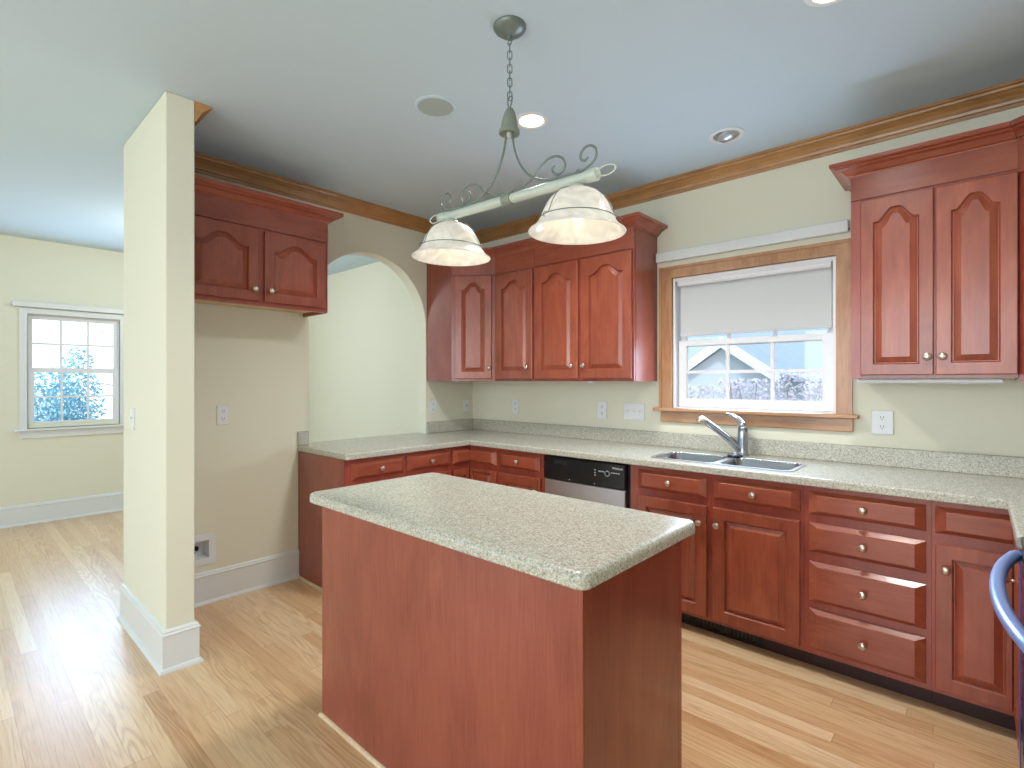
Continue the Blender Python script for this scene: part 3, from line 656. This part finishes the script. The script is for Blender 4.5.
mb = MB(); mb.lathe([(0.040, 0), (0.043, 0.003), (0.043, 0.010), (0.038, 0.012), (0.0, 0.012)], (2.455, -0.225, CT1+0.0037), n=24); obj('gasket', mb, 'black', t, True)
mb = MB(); mb.lathe([(0.034, 0.012), (0.034, 0.015), (0.016, 0.014), (0.010, 0.018), (0.008, 0.026), (0.005, 0.028), (0, 0.028)], (2.455, -0.225, CT1+0.0037), n=24); obj('cap', mb, 'chrome', t, True)
# faucet
t = thing('faucet', 'satin chrome pull-out faucet with angled spout and upright lever behind the sink', 'faucet', (2.463, -0.115, CT1))
mb = MB(); mb.lathe([(0.034, 0), (0.034, 0.006), (0.031, 0.012), (0.029, 0.05), (0.030, 0.10), (0.029, 0.14), (0.025, 0.165), (0.016, 0.178), (0, 0.182)], (2.463, -0.115, CT1), n=24); obj('body', mb, 'chrome', t, True)
mb = MB(); sp = []
P0, P1, P2, P3 = Vector((2.456, -0.122, 0.948)), Vector((2.425, -0.140, 0.978)), Vector((2.372, -0.166, 1.045)), Vector((2.268, -0.220, 1.122))
for i in range(17):
    q = i/16; sp.append(P0*(1-q)**3+P1*3*q*(1-q)**2+P2*3*q*q*(1-q)+P3*q**3)
mb.tube(sp, lambda q: 0.025-0.008*q if q < 0.7 else 0.0194, 14); s_ = obj('spout', mb, 'chrome', t, 'all')
mb = MB(); d_ = (P3-P2).normalized(); dn = Vector((d_.x*0.4, d_.y*0.4, -1)).normalized(); mb.tube([P3-d_*0.02, P3, P3+d_*0.014, P3+d_*0.020+dn*0.006, P3+d_*0.022+dn*0.018, P3+d_*0.023+dn*0.026], lambda q: 0.021-0.002*q, 14); obj('spray_head', mb, 'nickel', s_, 'all')
mb = MB(); mb.tube([(2.462, -0.112, 1.075), (2.456, -0.108, 1.105), (2.436, -0.104, 1.128), (2.402, -0.10, 1.148), (2.362, -0.098, 1.159)], lambda q: 0.025-0.016*q, 12); obj('lever', mb, 'chrome', t, 'all')

# dishwasher
t = thing('dishwasher', 'dishwasher with black control strip and stainless door, between the base cabinets', 'dishwasher', (1.668, -0.3, 0))
obj('tub', MB().box(1.352, 1.984, -0.585, -0.03, 0.10, 0.868), 'black_matte', t)
obj('toe_kick', MB().box(1.354, 1.982, -0.545, -0.5, 0.0, 0.10), 'black_matte', t)
obj('door_panel', MB().box(1.358, 1.966, -0.630, -0.586, 0.108, 0.712, 0.006, 2), 'steel', t)
cpn = obj('control_panel', MB().box(1.352, 1.970, -0.634, -0.586, 0.714, 0.866, 0.008, 2), 'black', t)
mb = MB(); mb.box(1.44, 1.545, -0.6355, -0.630, 0.818, 0.846, 0.003); obj('latch', mb, 'black_matte', cpn)
for x in (1.565, 1.755): mb = MB(); mb.lathe([(0.004, 0), (0.004, 0.001)], (x, -0.634, 0.728), (0, -1, 0), 10); obj('indicator', mb, 'print', cpn)
mb = MB(); mb.lathe([(0.017, 0), (0.017, 0.0007), (0.014, 0.0007), (0.014, 0)], (1.845, -0.634, 0.800), (0, -1, 0), 20); obj('cycle_dial_mark', mb, 'print', cpn)
for x in (1.785, 1.799, 1.813): obj('button_mark', MB().box(x, x+0.008, -0.6347, -0.6338, 0.806, 0.812), 'print', cpn)
for x in (1.872, 1.888, 1.904, 1.920): obj('button_mark', MB().box(x, x+0.010, -0.6347, -0.6338, 0.806, 0.811), 'print', cpn)
for z in (0.780, 0.796, 0.812): obj('button_mark', MB().box(1.752, 1.764, -0.6347, -0.6338, z, z+0.004), 'print', cpn)
cu = bpy.data.curves.new('brand_mark', 'FONT'); cu.body = 'Whirlpool'; cu.size = 0.017; cu.align_x = 'CENTER'; cu.extrude = 0.0004
tx = bpy.data.objects.new('brand_mark_source', cu); COL.objects.link(tx)
dg = bpy.context.evaluated_depsgraph_get(); me = bpy.data.meshes.new_from_object(tx.evaluated_get(dg)); bpy.data.objects.remove(tx)
bmx = MB(); bmx.bm.from_mesh(me); bmx.transform(Matrix.Translation((1.915, -0.6345, 0.832)) @ Matrix.Rotation(math.radians(90), 4, 'X')); obj('brand_mark', bmx, 'plate', cpn)
obj('dark_gap', MB().box(1.970, 1.988, -0.607, -0.586, 0.098, 0.868), 'black_matte', t)  # black strip put in for the dark gap beside the dishwasher door

# range at the right edge
t = thing('range', 'kitchen range at the right edge of the view with a bowed, blue-sheened door handle', 'range', (3.92, -1.63, 0))
RY0, RY1 = -2.010, -1.250
obj('body', MB().box(3.625, XR-0.02, RY0, RY1, 0.05, 0.895, 0.003), 'black', t)
ck = obj('cooktop', MB().box(3.600, XR-0.02, RY0, RY1, 0.896, 0.912, 0.004, 2), 'black', t)
for x, y, r in ((3.78, -1.44, 0.10), (3.78, -1.82, 0.085), (4.06, -1.44, 0.085), (4.06, -1.82, 0.10)):
    mb = MB(); mb.lathe([(r, 0), (r, 0.0008), (r-0.006, 0.0008), (r-0.006, 0)], (x, y, 0.912), n=32); obj('burner_ring', mb, 'slot', ck)
obj('backguard', MB().box(XR-0.085, XR-0.02, RY0, RY1, 0.912, 1.09, 0.008, 2), 'black', t)
dr = obj('oven_door', MB().box(3.600, 3.624, RY0+0.003, RY1-0.003, 0.215, 0.880, 0.005, 2), 'black', t)
obj('edge_glint', MB().box(3.5985, 3.6255, RY1-0.004, RY1-0.0015, 0.22, 0.875), 'edge_reflection', dr)  # thin strip added to carry the blue reflection of the door edge
obj('door_glass', MB().box(3.5985, 3.602, RY0+0.13, RY1-0.13, 0.36, 0.68, 0.002), 'black_matte', dr)
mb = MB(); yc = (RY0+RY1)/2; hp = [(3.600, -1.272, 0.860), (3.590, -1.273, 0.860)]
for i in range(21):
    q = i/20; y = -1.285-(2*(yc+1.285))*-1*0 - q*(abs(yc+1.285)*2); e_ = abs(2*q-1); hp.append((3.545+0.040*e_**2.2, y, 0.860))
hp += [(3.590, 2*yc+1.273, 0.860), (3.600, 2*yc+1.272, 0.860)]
mb.tube(hp, 0.0155, 14); obj('handle', mb, 'blue_sheen', dr, 'all')
obj('storage_drawer', MB().box(3.603, 3.624, RY0+0.003, RY1-0.003, 0.06, 0.208, 0.005, 2), 'black', t)
obj('kick_base', MB().box(3.66, XR-0.05, RY0+0.03, RY1-0.03, 0, 0.05), 'black_matte', t)

# ------------------------------------------------------------------ island
IX0, IX1, IY0, IY1 = 1.532, 2.803, -2.296, -1.738
t = thing('island_cabinet', 'cherry-veneered kitchen island base with plain panels, standing in the middle of the floor', 'island', ((IX0+IX1)/2, (IY0+IY1)/2, 0))
obj('carcass', MB().box(IX0+0.008, IX1-0.008, IY0+0.008, IY1-0.022, 0.0, 0.8745), 'veneer', t)
obj('back_panel', MB().box(IX0, IX1, IY0, IY0+0.0075, 0.0, 0.874, 0.001), 'veneer', t)
obj('end_panel', MB().box(IX1-0.0075, IX1, IY0+0.0078, IY1-0.022, 0.0, 0.874, 0.001), 'veneer', t)
obj('end_panel', MB().box(IX0, IX0+0.0075, IY0+0.0078, IY1-0.022, 0.0, 0.874, 0.001), 'veneer', t)
FI = Face((0, IY1), (-1, 0), (0, 1)); xm_ = -(IX0+IX1)/2
frame_face(t, FI, -IX1, -IX0, 0.0, 0.874, [(-IX1+0.04, xm_-0.02, 0.13, 0.69), (xm_+0.02, -IX0-0.04, 0.13, 0.69), (-IX1+0.04, xm_-0.02, 0.755, 0.84), (xm_+0.02, -IX0-0.04, 0.755, 0.84)], th=0.0215)
for a, b in ((-IX1+0.03, xm_-0.012), (xm_+0.012, -IX0-0.03)):
    drawer(t, FI, a, b, *DZ); m_ = (a+b)/2
    door(t, FI, a, m_-0.004, *OZ, kn=(m_-0.035, 0.61)); door(t, FI, m_+0.004, b, *OZ, kn=(m_+0.035, 0.61))
sh_ = [(0, 0), (0.011, 0), (0.011, 0.004), (0.008, 0.010), (0.003, 0.013), (0, 0.013)]
mb = MB(); sweep(mb, [(IX0, IY1-0.022), (IX0, IY0), (IX1, IY0), (IX1, IY1-0.022)], sh_, side=1); obj('shoe_molding', mb, 'pale_oak', t)
mb = MB(); slab(mb, [round_poly([(1.514, -2.352), (2.846, -2.352), (2.846, -1.708), (1.514, -1.708)], 0.032, 7)], 0.8747, 0.914, 0.016, 5)
o = obj('island_countertop', mb, 'counter', None, smooth=True, origin=(2.18, -2.03, 0.8747)); tag(o, 'speckled stone-look slab with rounded corners lying on the kitchen island', 'countertop')

# oak shoe along the toe kicks, vent grille
mb = MB(); sweep(mb, [(0.612, -1.672), (0.0, -1.672)], sh_, side=-1); struct('trim_3', mb, 'pale_oak')
t = thing('floor_vent', 'black vent grille set in the toe kick below the sink cabinet doors', 'vent', (2.45, -0.54, 0))
obj('vent_frame', MB().box(2.20, 2.70, -0.541, -0.5355, 0.010, 0.090, 0.001), 'black_matte', t)
mb = MB()
for i in range(24): mb.box(2.212+i*0.0201, 2.222+i*0.0201, -0.5435, -0.5405, 0.018, 0.082)
obj('louvers', mb, 'black', t)

# ------------------------------------------------------------------ plates and boxes on the walls
def plate(name, label, F, u, z, n=0.0, wd=0.072, ht=0.118, kind='outlet', gangs=1, cat='outlet', group=None):
    t = thing(name, label, cat, F.p(u, z, n), group)
    mb = MB(); fbox(mb, F, u-wd/2, u+wd/2, z-ht/2, z+ht/2, n+0.0004, n+0.006, 0.002); obj('cover_plate', mb, 'plate', t)
    for g in range(gangs):
        c = u+(g-(gangs-1)/2)*0.046
        if kind in ('outlet', 'combo'):
            for dz in (-0.024, 0.024):
                mb = MB(); mb.lathe([(0.017, 0), (0.017, 0.0015), (0, 0.0016)], F.p(c, z+dz, n+0.006), F.N, 16); s_ = obj('socket', mb, 'plate', t)
                mb = MB()
                for du in (-0.006, 0.006): fbox(mb, F, c+du-0.0012, c+du+0.0012, z+dz-0.002, z+dz+0.008, n+0.0074, n+0.0082)
                fbox(mb, F, c-0.0022, c+0.0022, z+dz-0.010, z+dz-0.006, n+0.0074, n+0.0082); obj('slots', mb, 'slot', s_)
        else:
            mb = MB(); fbox(mb, F, c-0.005, c+0.005, z-0.012, z+0.012, n+0.0055, n+0.0075); b_ = obj('switch_frame', mb, 'plate', t)
            mb = MB(); fbox(mb, F, c-0.0035, c+0.0035, z-0.001, z+0.009, n+0.007, n+0.016, 0.001); obj('toggle', mb, 'plate' if kind != 'dark' else 'slot', t)
    return t
WL = Face((0, 0), (0, 1), (1, 0)); WB = Face((0, 0), (1, 0), (0, -1)); WS = Face((0, -2.631), (1, 0), (0, -1))
OG = 'wall outlets over the counters'
plate('wall_outlet', 'white outlet on the short wall beside the arch, below the diagonal cabinet', WL, -0.478, 1.140, group=OG)
plate('light_switch', 'white switch plate on the left wall right beside the room corner', WL, -0.088, 1.135, kind='dark', cat='switch')
plate('wall_outlet', 'white outlet on the back wall nearest the corner, above the dishwasher side', WB, 0.541, 1.143, group=OG)
plate('wall_outlet', 'white outlet on the back wall next to the triple switch plate', WB, 1.412, 1.143, wd=0.078, ht=0.125, group=OG)
plate('light_switch', 'wide white triple switch plate left of the kitchen window', WB, 1.678, 1.140, wd=0.165, ht=0.118, kind='switch', gangs=3, cat='switch')
plate('wall_outlet', 'large white outlet plate right of the kitchen window', WB, 3.133, 1.142, wd=0.092, ht=0.122, group=OG)
plate('wall_outlet', 'white outlet high on the empty fridge alcove wall', WL, -2.152, 1.148, group='alcove outlet')
plate('light_switch', 'white switch plate on the side of the free-standing wall end', WS, 0.093, 1.155, kind='switch', cat='switch')
# ice-maker water box
t = thing('water_outlet_box', 'white recessed ice-maker water box low on the fridge alcove wall', 'water box', (0, -2.29, 0.33))
mb = MB(); mb.poly_extrude([rect_yz(-2.392, -2.192, 0.240, 0.425, 0.0), rect_yz(-2.352, -2.232, 0.278, 0.385, 0.0)], (0.007, 0, 0)); obj('flange', mb, 'plate', t)
mb = MB(); mb.quadstrip([rect_yz(-2.352, -2.232, 0.278, 0.385, 0.006), rect_yz(-2.346, -2.238, 0.284, 0.380, -0.060)], True, False, True); obj('recess', mb, 'plate', t)
mb = MB(); mb.lathe([(0.009, 0), (0.009, 0.022), (0.013, 0.024), (0.013, 0.034), (0.006, 0.036), (0.006, 0.046), (0, 0.046)], (-0.03, -2.310, 0.285), n=14); v_ = obj('valve', mb, 'brass', t, True)
mb = MB(); mb.lathe([(0.006, 0), (0.015, 0.002), (0.016, 0.012), (0.006, 0.014), (0, 0.014)], (-0.024, -2.300, 0.338), (0.6, 0.3, 0.3), 12); obj('valve_handle', mb, 'black', v_, True)

# under-cabinet light
t = thing('under_cabinet_light', 'slim white light bar under the right-hand wall cabinet', 'light bar', (3.33, -0.2, 1.36))
obj('housing', MB().box(3.056, 3.59, -0.250, -0.180, 1.350, 1.371, 0.004), 'plate', t)
mb = MB(); mb.box(3.45, 3.475, -0.252, -0.245, 1.346, 1.352, 0.001); obj('switch_tab', mb, 'plate', t)
t = thing('under_cabinet_puck', 'tiny white fixture under the two-door cabinet left of the window', 'light', (1.48, -0.26, 1.36))
mb = MB(); mb.lathe([(0.022, 0), (0.022, -0.010), (0.016, -0.014), (0, -0.014)], (1.485, -0.27, 1.3595), n=16); obj('puck_body', mb, 'plate', t)

# ------------------------------------------------------------------ ceiling fittings
t = thing('ceiling_speaker', 'round flush ceiling speaker with grey grille left of the pendant canopy', 'speaker', (1.513, -1.69, H))
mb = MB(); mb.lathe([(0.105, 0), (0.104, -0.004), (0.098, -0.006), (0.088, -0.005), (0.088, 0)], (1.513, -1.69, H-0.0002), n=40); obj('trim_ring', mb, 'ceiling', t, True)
mb = MB(); mb.lathe([(0.0878, -0.0005), (0.0878, -0.0035), (0, -0.0045)], (1.513, -1.69, H), n=40); obj('speaker_grille', mb, 'grille', t, True)
def can(label, x, y, lit, r=0.088, tilt=None):
    t = thing('recessed_light', label, 'ceiling light', (x, y, H), 'recessed ceiling lights')
    mb = MB(); mb.lathe([(r, 0), (r, -0.004), (r-0.010, -0.007), (r-0.022, -0.005), (r-0.024, 0.0)], (x, y, H-0.0002), n=36); obj('trim_ring', mb, 'white_trim', t, True)
    if lit:
        mb = MB(); mb.lathe([(r-0.0245, -0.001), (r-0.040, -0.003), (r-0.046, -0.0035), (0.0, -0.004)], (x, y, H), n=36); obj('lens', mb, 'can_glow', t, True)
    else:
        mb = MB(); mb.lathe([(r-0.024, -0.0005), (r-0.026, -0.003), (0.044, -0.002)], (x, y, H), n=36); obj('reflector', mb, 'chrome', t, True)
        ax = Vector((0.25, -0.15, -1)).normalized()
        mb = MB(); mb.lathe([(0.048, 0.0), (0.046, 0.010), (0.040, 0.013), (0.034, 0.008), (0.020, 0.004), (0, 0.003)], (x, y, H-0.001), ax, 28); obj('eyeball', mb, 'steel', t, True)
    return t
can('lit recessed ceiling light behind the pendant bell', 1.780, -1.268, True)
can('unlit recessed ceiling light near the crown moulding above the window', 2.475, -0.420, False, 0.092)
can('lit recessed ceiling light cut by the top edge of the picture', 3.135, -1.265, True)
for x, y, e in ((1.780, -1.268, 140), (3.135, -1.265, 80)):
    l = bpy.data.lights.new('recessed_light_lamp', 'SPOT'); l.energy = e; l.color = (1.0, 0.97, 0.93); l.spot_size = math.radians(150); l.spot_blend = 0.8; l.shadow_soft_size = 0.13
    o = bpy.data.objects.new('recessed_light_lamp', l); COL.objects.link(o); o.location = (x, y, H-0.02)

l = bpy.data.lights.new('far_room_lamp', 'POINT'); l.energy = 23; l.color = (1.0, 0.99, 0.95); l.shadow_soft_size = 0.12
o = bpy.data.objects.new('far_room_lamp', l); COL.objects.link(o); o.location = (-1.75, -1.75, 2.35)
# ------------------------------------------------------------------ pendant
PX, PY = 2.176, -1.870
t = thing('pendant_light', 'two-shade sage metal pendant with scrolls hanging on a chain over the island', 'pendant light', (PX, PY, H))
mb = MB(); mb.lathe([(0.063, 0), (0.063, -0.005), (0.059, -0.013), (0.045, -0.024), (0.022, -0.033), (0.010, -0.037), (0.010, -0.050), (0.0, -0.051)], (PX, PY, H-0.0002), n=36); obj('canopy', mb, 'pewter', t, True)
mb = MB(); mb.tube([(PX+0.010*math.cos(a), PY, H-0.060+0.010*math.sin(a)) for a in [2*math.pi*i/16 for i in range(16)]], 0.0022, 6, True); obj('canopy_loop', mb, 'pewter', t, 'all')
z = H-0.072; k = 0; pitch = 0.0262
while z > 2.442:
    mb = MB(); hl, wd = 0.0175, 0.0085; pts = []
    for i in range(20):
        a = 2*math.pi*i/20; u = wd*math.cos(a); v = (hl-wd)*(1 if math.sin(a) > 0 else -1)+wd*math.sin(a)
        ang = math.radians(45 if k % 2 else -45); pts.append((PX+u*math.cos(ang), PY+u*math.sin(ang), z-hl+0.006+v))
    mb.tube(pts, 0.0021, 6, True); obj('chain_link', mb, 'pewter', t, 'all'); z -= pitch; k += 1
TILT = math.radians(1.5)
BC_ = Vector((PX, PY, 2.405)); ROT = Matrix.Translation((0, 0, 0.003)) @ Matrix.Translation(BC_) @ Matrix.Rotation(TILT, 4, 'Y') @ Matrix.Translation(-BC_)
ROTS = Matrix.Translation(BC_) @ Matrix.Rotation(TILT*0.9, 4, 'Y') @ Matrix.Translation(-BC_)
def tobj(name, mb, mat, parent, smooth='all'): mb.transform(ROT); return obj(name, mb, mat, parent, smooth)
mb = MB(); mb.tube([(PX, PY, 2.402), (PX-0.013, PY+0.004, 2.420), (PX-0.016, PY+0.005, 2.438), (PX, PY, 2.450), (PX+0.016, PY-0.005, 2.438), (PX+0.013, PY-0.004, 2.420)], 0.0028, 8, True); tobj('hook', mb, 'pewter', t)
mb = MB(); mb.lathe([(0.0, 0.0), (0.010, 0), (0.014, -0.004), (0.022, -0.020), (0.030, -0.050), (0.033, -0.075), (0.033, -0.080), (0.039, -0.084), (0.041, -0.092), (0.040, -0.098), (0.030, -0.098), (0.018, -0.094), (0, -0.094)], (PX, PY, 2.403), n=28); tobj('bell', mb, 'sage_dark', t, True)
mb = MB(); mb.lathe([(0.010, 0), (0.010, -0.014), (0.006, -0.020), (0.0, -0.022)], (PX, PY, 2.310), n=14); tobj('finial', mb, 'sage', t, True)
TZ = 2.056
mb = MB(); mb.lathe([(0.0185, -0.37), (0.0185, 0.37)], (PX, PY, TZ), (1, 0, 0), 24)
tb = tobj('crossbar', mb, 'sage', t, True)
for sg in (-1, 1):
    mb = MB(); mb.lathe([(0.0205, 0), (0.022, 0.004), (0.022, 0.040), (0.019, 0.044), (0.0, 0.046)], (PX+sg*0.362, PY, TZ), (sg, 0, 0), 20); tobj('end_collar', mb, 'sage', tb, True)
    mb = MB(); mb.tube([(PX+sg*(0.405+0.034+0.034*math.cos(a)), PY, TZ+0.004+0.0165*math.sin(a)) for a in [2*math.pi*i/24 for i in range(24)]], 0.0028, 8, True); tobj('end_loop', mb, 'sage', tb)
mb = MB(); mb.lathe([(0.023, -0.022), (0.024, -0.020), (0.024, 0.020), (0.023, 0.022), (0.0180, 0.022), (0.0180, -0.022)], (PX, PY, TZ), (1, 0, 0), 24); tobj('center_clamp', mb, 'sage_dark', tb, True)  # clamp is sage; its shadow is put in as the darker tone
def smooth_path(pts, m=6):
    P = [Vector(p) for p in pts]; out = []
    for i in range(len(P)-1):
        p0, p1, p2, p3 = P[max(i-1, 0)], P[i], P[i+1], P[min(i+2, len(P)-1)]
        for k in range(m):
            q = k/m; out.append(0.5*((2*p1)+(p2-p0)*q+(2*p0-5*p1+4*p2-p3)*q*q+(-p0+3*p1-3*p2+p3)*q**3))
    out.append(P[-1]); return out
for sg in (-1, 1):
    S = lambda a: [(PX+sg*x, PY, zz if zz > 2.18 or x < 0.12 else 2.080+(zz-2.080)*0.86) for x, zz in a]
    # long arm: bell -> sweeps out along the bar -> outer curl
    mb = MB(); mb.tube(smooth_path(S([(0.016, 2.315), (0.020, 2.280), (0.035, 2.225), (0.066, 2.165), (0.112, 2.118), (0.175, 2.090), (0.245, 2.081), (0.320, 2.080), (0.365, 2.090), (0.394, 2.115), (0.398, 2.145), (0.380, 2.168), (0.354, 2.170), (0.336, 2.152), (0.336, 2.130), (0.352, 2.118), (0.366, 2.128)])), 0.0046, 8); tobj('scroll_arm', mb, 'pewter', t)
    # inner scroll: clamp -> rises and curls
    mb = MB(); mb.tube(smooth_path(S([(0.020, 2.082), (0.060, 2.086), (0.100, 2.098), (0.132, 2.122), (0.160, 2.152), (0.192, 2.172), (0.226, 2.174), (0.256, 2.158), (0.270, 2.130), (0.262, 2.106), (0.240, 2.096), (0.220, 2.106), (0.214, 2.126), (0.222, 2.140)])), 0.0044, 8); tobj('scroll', mb, 'pewter', t)
    mb = MB(); mb.lathe([(0.008, 0), (0.008, 0.004), (0.004, 0.008), (0, 0.009)], (PX+sg*0.325, PY, 2.081), n=12); tobj('rivet', mb, 'pewter', t, True)
    cx = PX+sg*0.325
    mb = MB(); mb.lathe([(0.0, 0.006), (0.020, 0.005), (0.026, -0.002), (0.030, -0.012), (0.027, -0.024), (0.0, -0.024)], (cx, PY, TZ-0.024), n=24); tobj('socket_cup', mb, 'sage', t, True)
    zt = TZ-0.034
    outer = [(0.026, 0.0), (0.050, -0.004), (0.074, -0.016), (0.094, -0.034), (0.108, -0.056), (0.118, -0.078), (0.1255, -0.098), (0.1315, -0.110), (0.144, -0.127), (0.157, -0.138), (0.166, -0.144)]
    inner = [(r-0.0035, z_-0.0025) for r, z_ in reversed(outer)]
    mb = MB(); c = Vector((cx, PY, zt)); n_ = 48
    rg = [[c+Vector((r*math.cos(2*math.pi*i/n_), r*math.sin(2*math.pi*i/n_), z_)) for i in range(n_)] for r, z_ in outer+[(0.1675, -0.1465), (0.166, -0.149)]+inner]
    rg.append(rg[0]); mb.quadstrip(rg, True); bmesh.ops.remove_doubles(mb.bm, verts=mb.bm.verts, dist=1e-6)
    sd = tobj('glass_shade', mb, 'alabaster', t)
    mb = MB(); mb.tube([(cx+0.1295*math.cos(2*math.pi*i/48), PY+0.1295*math.sin(2*math.pi*i/48), zt-0.1025) for i in range(48)], 0.0018, 6, True); tobj('wire_ring', mb, 'pewter', sd)
    for a in (20, 140, 260):
        ca, sa = math.cos(math.radians(a)), math.sin(math.radians(a))
        pts = [(cx+(r+0.003)*ca, PY+(r+0.003)*sa, zt+z_+0.002) for r, z_ in outer[:7]]
        pts += [(cx+r*ca, PY+r*sa, zt+z_) for r, z_ in ((0.134, -0.104), (0.148, -0.106), (0.154, -0.114), (0.150, -0.122), (0.145, -0.119))]
        mb = MB(); mb.tube(pts, 0.0014, 6); tobj('wire_stay', mb, 'pewter', sd)
    mb = MB(); mb.lathe([(0.0, 0.002), (0.013, 0), (0.014, -0.020), (0.020, -0.036), (0.029, -0.056), (0.030, -0.068), (0.024, -0.084), (0.012, -0.093), (0, -0.095)], (cx, PY, zt-0.012), n=20); tobj('bulb', mb, 'bulb', t)
    l = bpy.data.lights.new('pendant_lamp', 'POINT'); l.energy = 0.35; l.color = (1.0, 0.84, 0.64); l.shadow_soft_size = 0.03
    o = bpy.data.objects.new('pendant_lamp', l); COL.objects.link(o); o.location = ROT @ Vector((cx, PY, zt-0.125))

# ------------------------------------------------------------------ outdoors
struct('lawn', MB().box(-30, 30, -20, 40, -1.2, -1.1), 'grass')
t = thing('neighbor_house', 'pale neighbouring house with grey gabled roof seen through the kitchen window', 'house', (0, 13, -1.1))
obj('house_wall', MB().box(-8, 6, 12.5, 20, -1.1, 1.4), 'siding', t)
def roof_plane(mb, a, b, c, d, th=0.12): mb.poly_extrude([[a, b, c, d]], (0, 0, th))
mb = MB(); mb.poly_extrude([[(-8.5, 12.1, 1.35), (-8.5, 20.4, 1.35), (-8.5, 16.2, 5.6)]], (15, 0, 0)); obj('main_roof', mb, 'roof', t)
# cross gable facing the kitchen
gx0, gx1, gz0, gz1, gy = -3.1, -0.2, 1.50, 2.45, 10.8
mb = MB(); mb.poly_extrude([[(gx0+0.25, gy+0.25, -1.1), (gx1-0.25, gy+0.25, -1.1), (gx1-0.25, gy+0.25, gz0), ((gx0+gx1)/2, gy+0.25, gz1-0.15), (gx0+0.25, gy+0.25, gz0)]], (0, 3, 0)); obj('gable_wall', mb, 'siding', t)
for s_, nm in ((gx0, 'l'), (gx1, 'r')):
    mb = MB(); xm2 = (gx0+gx1)/2
    mb.poly_extrude([[(s_, gy, gz0-0.05), (xm2, gy, gz1), (xm2, gy+6, gz1), (s_, gy+6, gz0-0.05)]], (0, 0, 0.10)); rf = obj('gable_roof', mb, 'roof', t)
    mb = MB(); mb.poly_extrude([[(s_, gy-0.02, gz0-0.22), (xm2, gy-0.02, gz1-0.17), (xm2, gy-0.02, gz1+0.12), (s_, gy-0.02, gz0+0.06)]], (0, -0.05, 0)); obj('rake_board', mb, 'fascia', rf)
def leafy(mb, c, rx, ry, rz, n, size, box=False):
    for i in range(n):
        while True:
            p = Vector((random.uniform(-1, 1), random.uniform(-1, 1), random.uniform(-1, 1)))
            if box or p.length < 1: break
        q = Vector((c[0]+p.x*rx, c[1]+p.y*ry, c[2]+p.z*rz))
        a = Vector((random.gauss(0, 1), random.gauss(0, 1), random.gauss(0, 1))).normalized(); b = a.orthogonal().normalized(); s_ = size*random.uniform(0.6, 1.3)
        vs = [mb.bm.verts.new(q+v) for v in (-a*s_, b*s_*0.45, a*s_, -b*s_*0.45)]
        mb.bm.faces.new(vs)
for i in range(9):
    x = -6.2+i*1.05; hgt = 2.55+0.12*math.sin(i*2.1)
    t = thing('hedge_shrub', 'pale bare winter shrub in the hedge outside the kitchen window', 'shrub', (x, 7.2, -1.1), 'hedge shrubs outside the kitchen window')
    mb = MB(); leafy(mb, (x, 7.2, -1.1+hgt*0.52), 0.5, 0.3, hgt*0.46, 2600, 0.045, True); obj('twigs', mb, 'leaf_pale', t)
    mb = MB()
    for k in range(6): mb.tube([(x, 7.2, -1.1), (x+random.uniform(-0.2, 0.2), 7.2+random.uniform(-0.1, 0.1), 0.0), (x+random.uniform(-0.35, 0.35), 7.2+random.uniform(-0.3, 0.3), -1.1+hgt*0.95)], 0.02, 5, r1=0.006)
    obj('stems', mb, 'bark', t)
t = thing('garden_shrub', 'dense shrub just outside the left-hand window', 'shrub', (-5.3, -2.4, -1.1))
mb = MB(); leafy(mb, (-5.4, -2.40, 0.1), 0.6, 0.50, 1.45, 9000, 0.032); leafy(mb, (-5.4, -2.12, 0.6), 0.45, 0.30, 1.25, 2600, 0.030); obj('foliage', mb, 'leaf_blue', t)
mb = MB()
for k in range(7): mb.tube([(-5.4, -2.2, -1.1), (-5.4+random.uniform(-0.2, 0.2), -2.2+random.uniform(-0.3, 0.3), 0), (-5.4+random.uniform(-0.4, 0.4), -2.3+random.uniform(-0.35, 0.25), 0.9)], 0.025, 6, r1=0.008)
obj('stems', mb, 'bark', t)
t = thing('bare_tree', 'pale leafless tree behind the shrub outside the left-hand window', 'tree', (-9.5, 0.2, -1.1))
mb = MB(); mb.tube([(-9.5, 0.2, -1.1), (-9.45, 0.2, 1.0), (-9.5, 0.1, 4.5)], 0.14, 8, r1=0.05); obj('trunk', mb, 'bark', t)
mb = MB()
for k in range(90):
    z0 = random.uniform(0.8, 4.3); d = Vector((random.uniform(-1, 1), random.uniform(-1, 1), random.uniform(0.1, 0.9))).normalized(); L = random.uniform(0.8, 2.0)
    p = Vector((-9.48, 0.15, z0)); q = p+d*L; mb.tube([p, p+d*L*0.5+Vector((0, 0, 0.08)), q], 0.022, 5, r1=0.006)
    for j in range(4):
        e_ = (d+Vector((random.gauss(0, .5), random.gauss(0, .5), random.gauss(0.2, .4)))).normalized(); s0 = p+d*L*random.uniform(0.3, 1.0); mb.tube([s0, s0+e_*random.uniform(0.3, 0.8)], 0.008, 4, r1=0.003)
obj('branches', mb, 'bark', t)
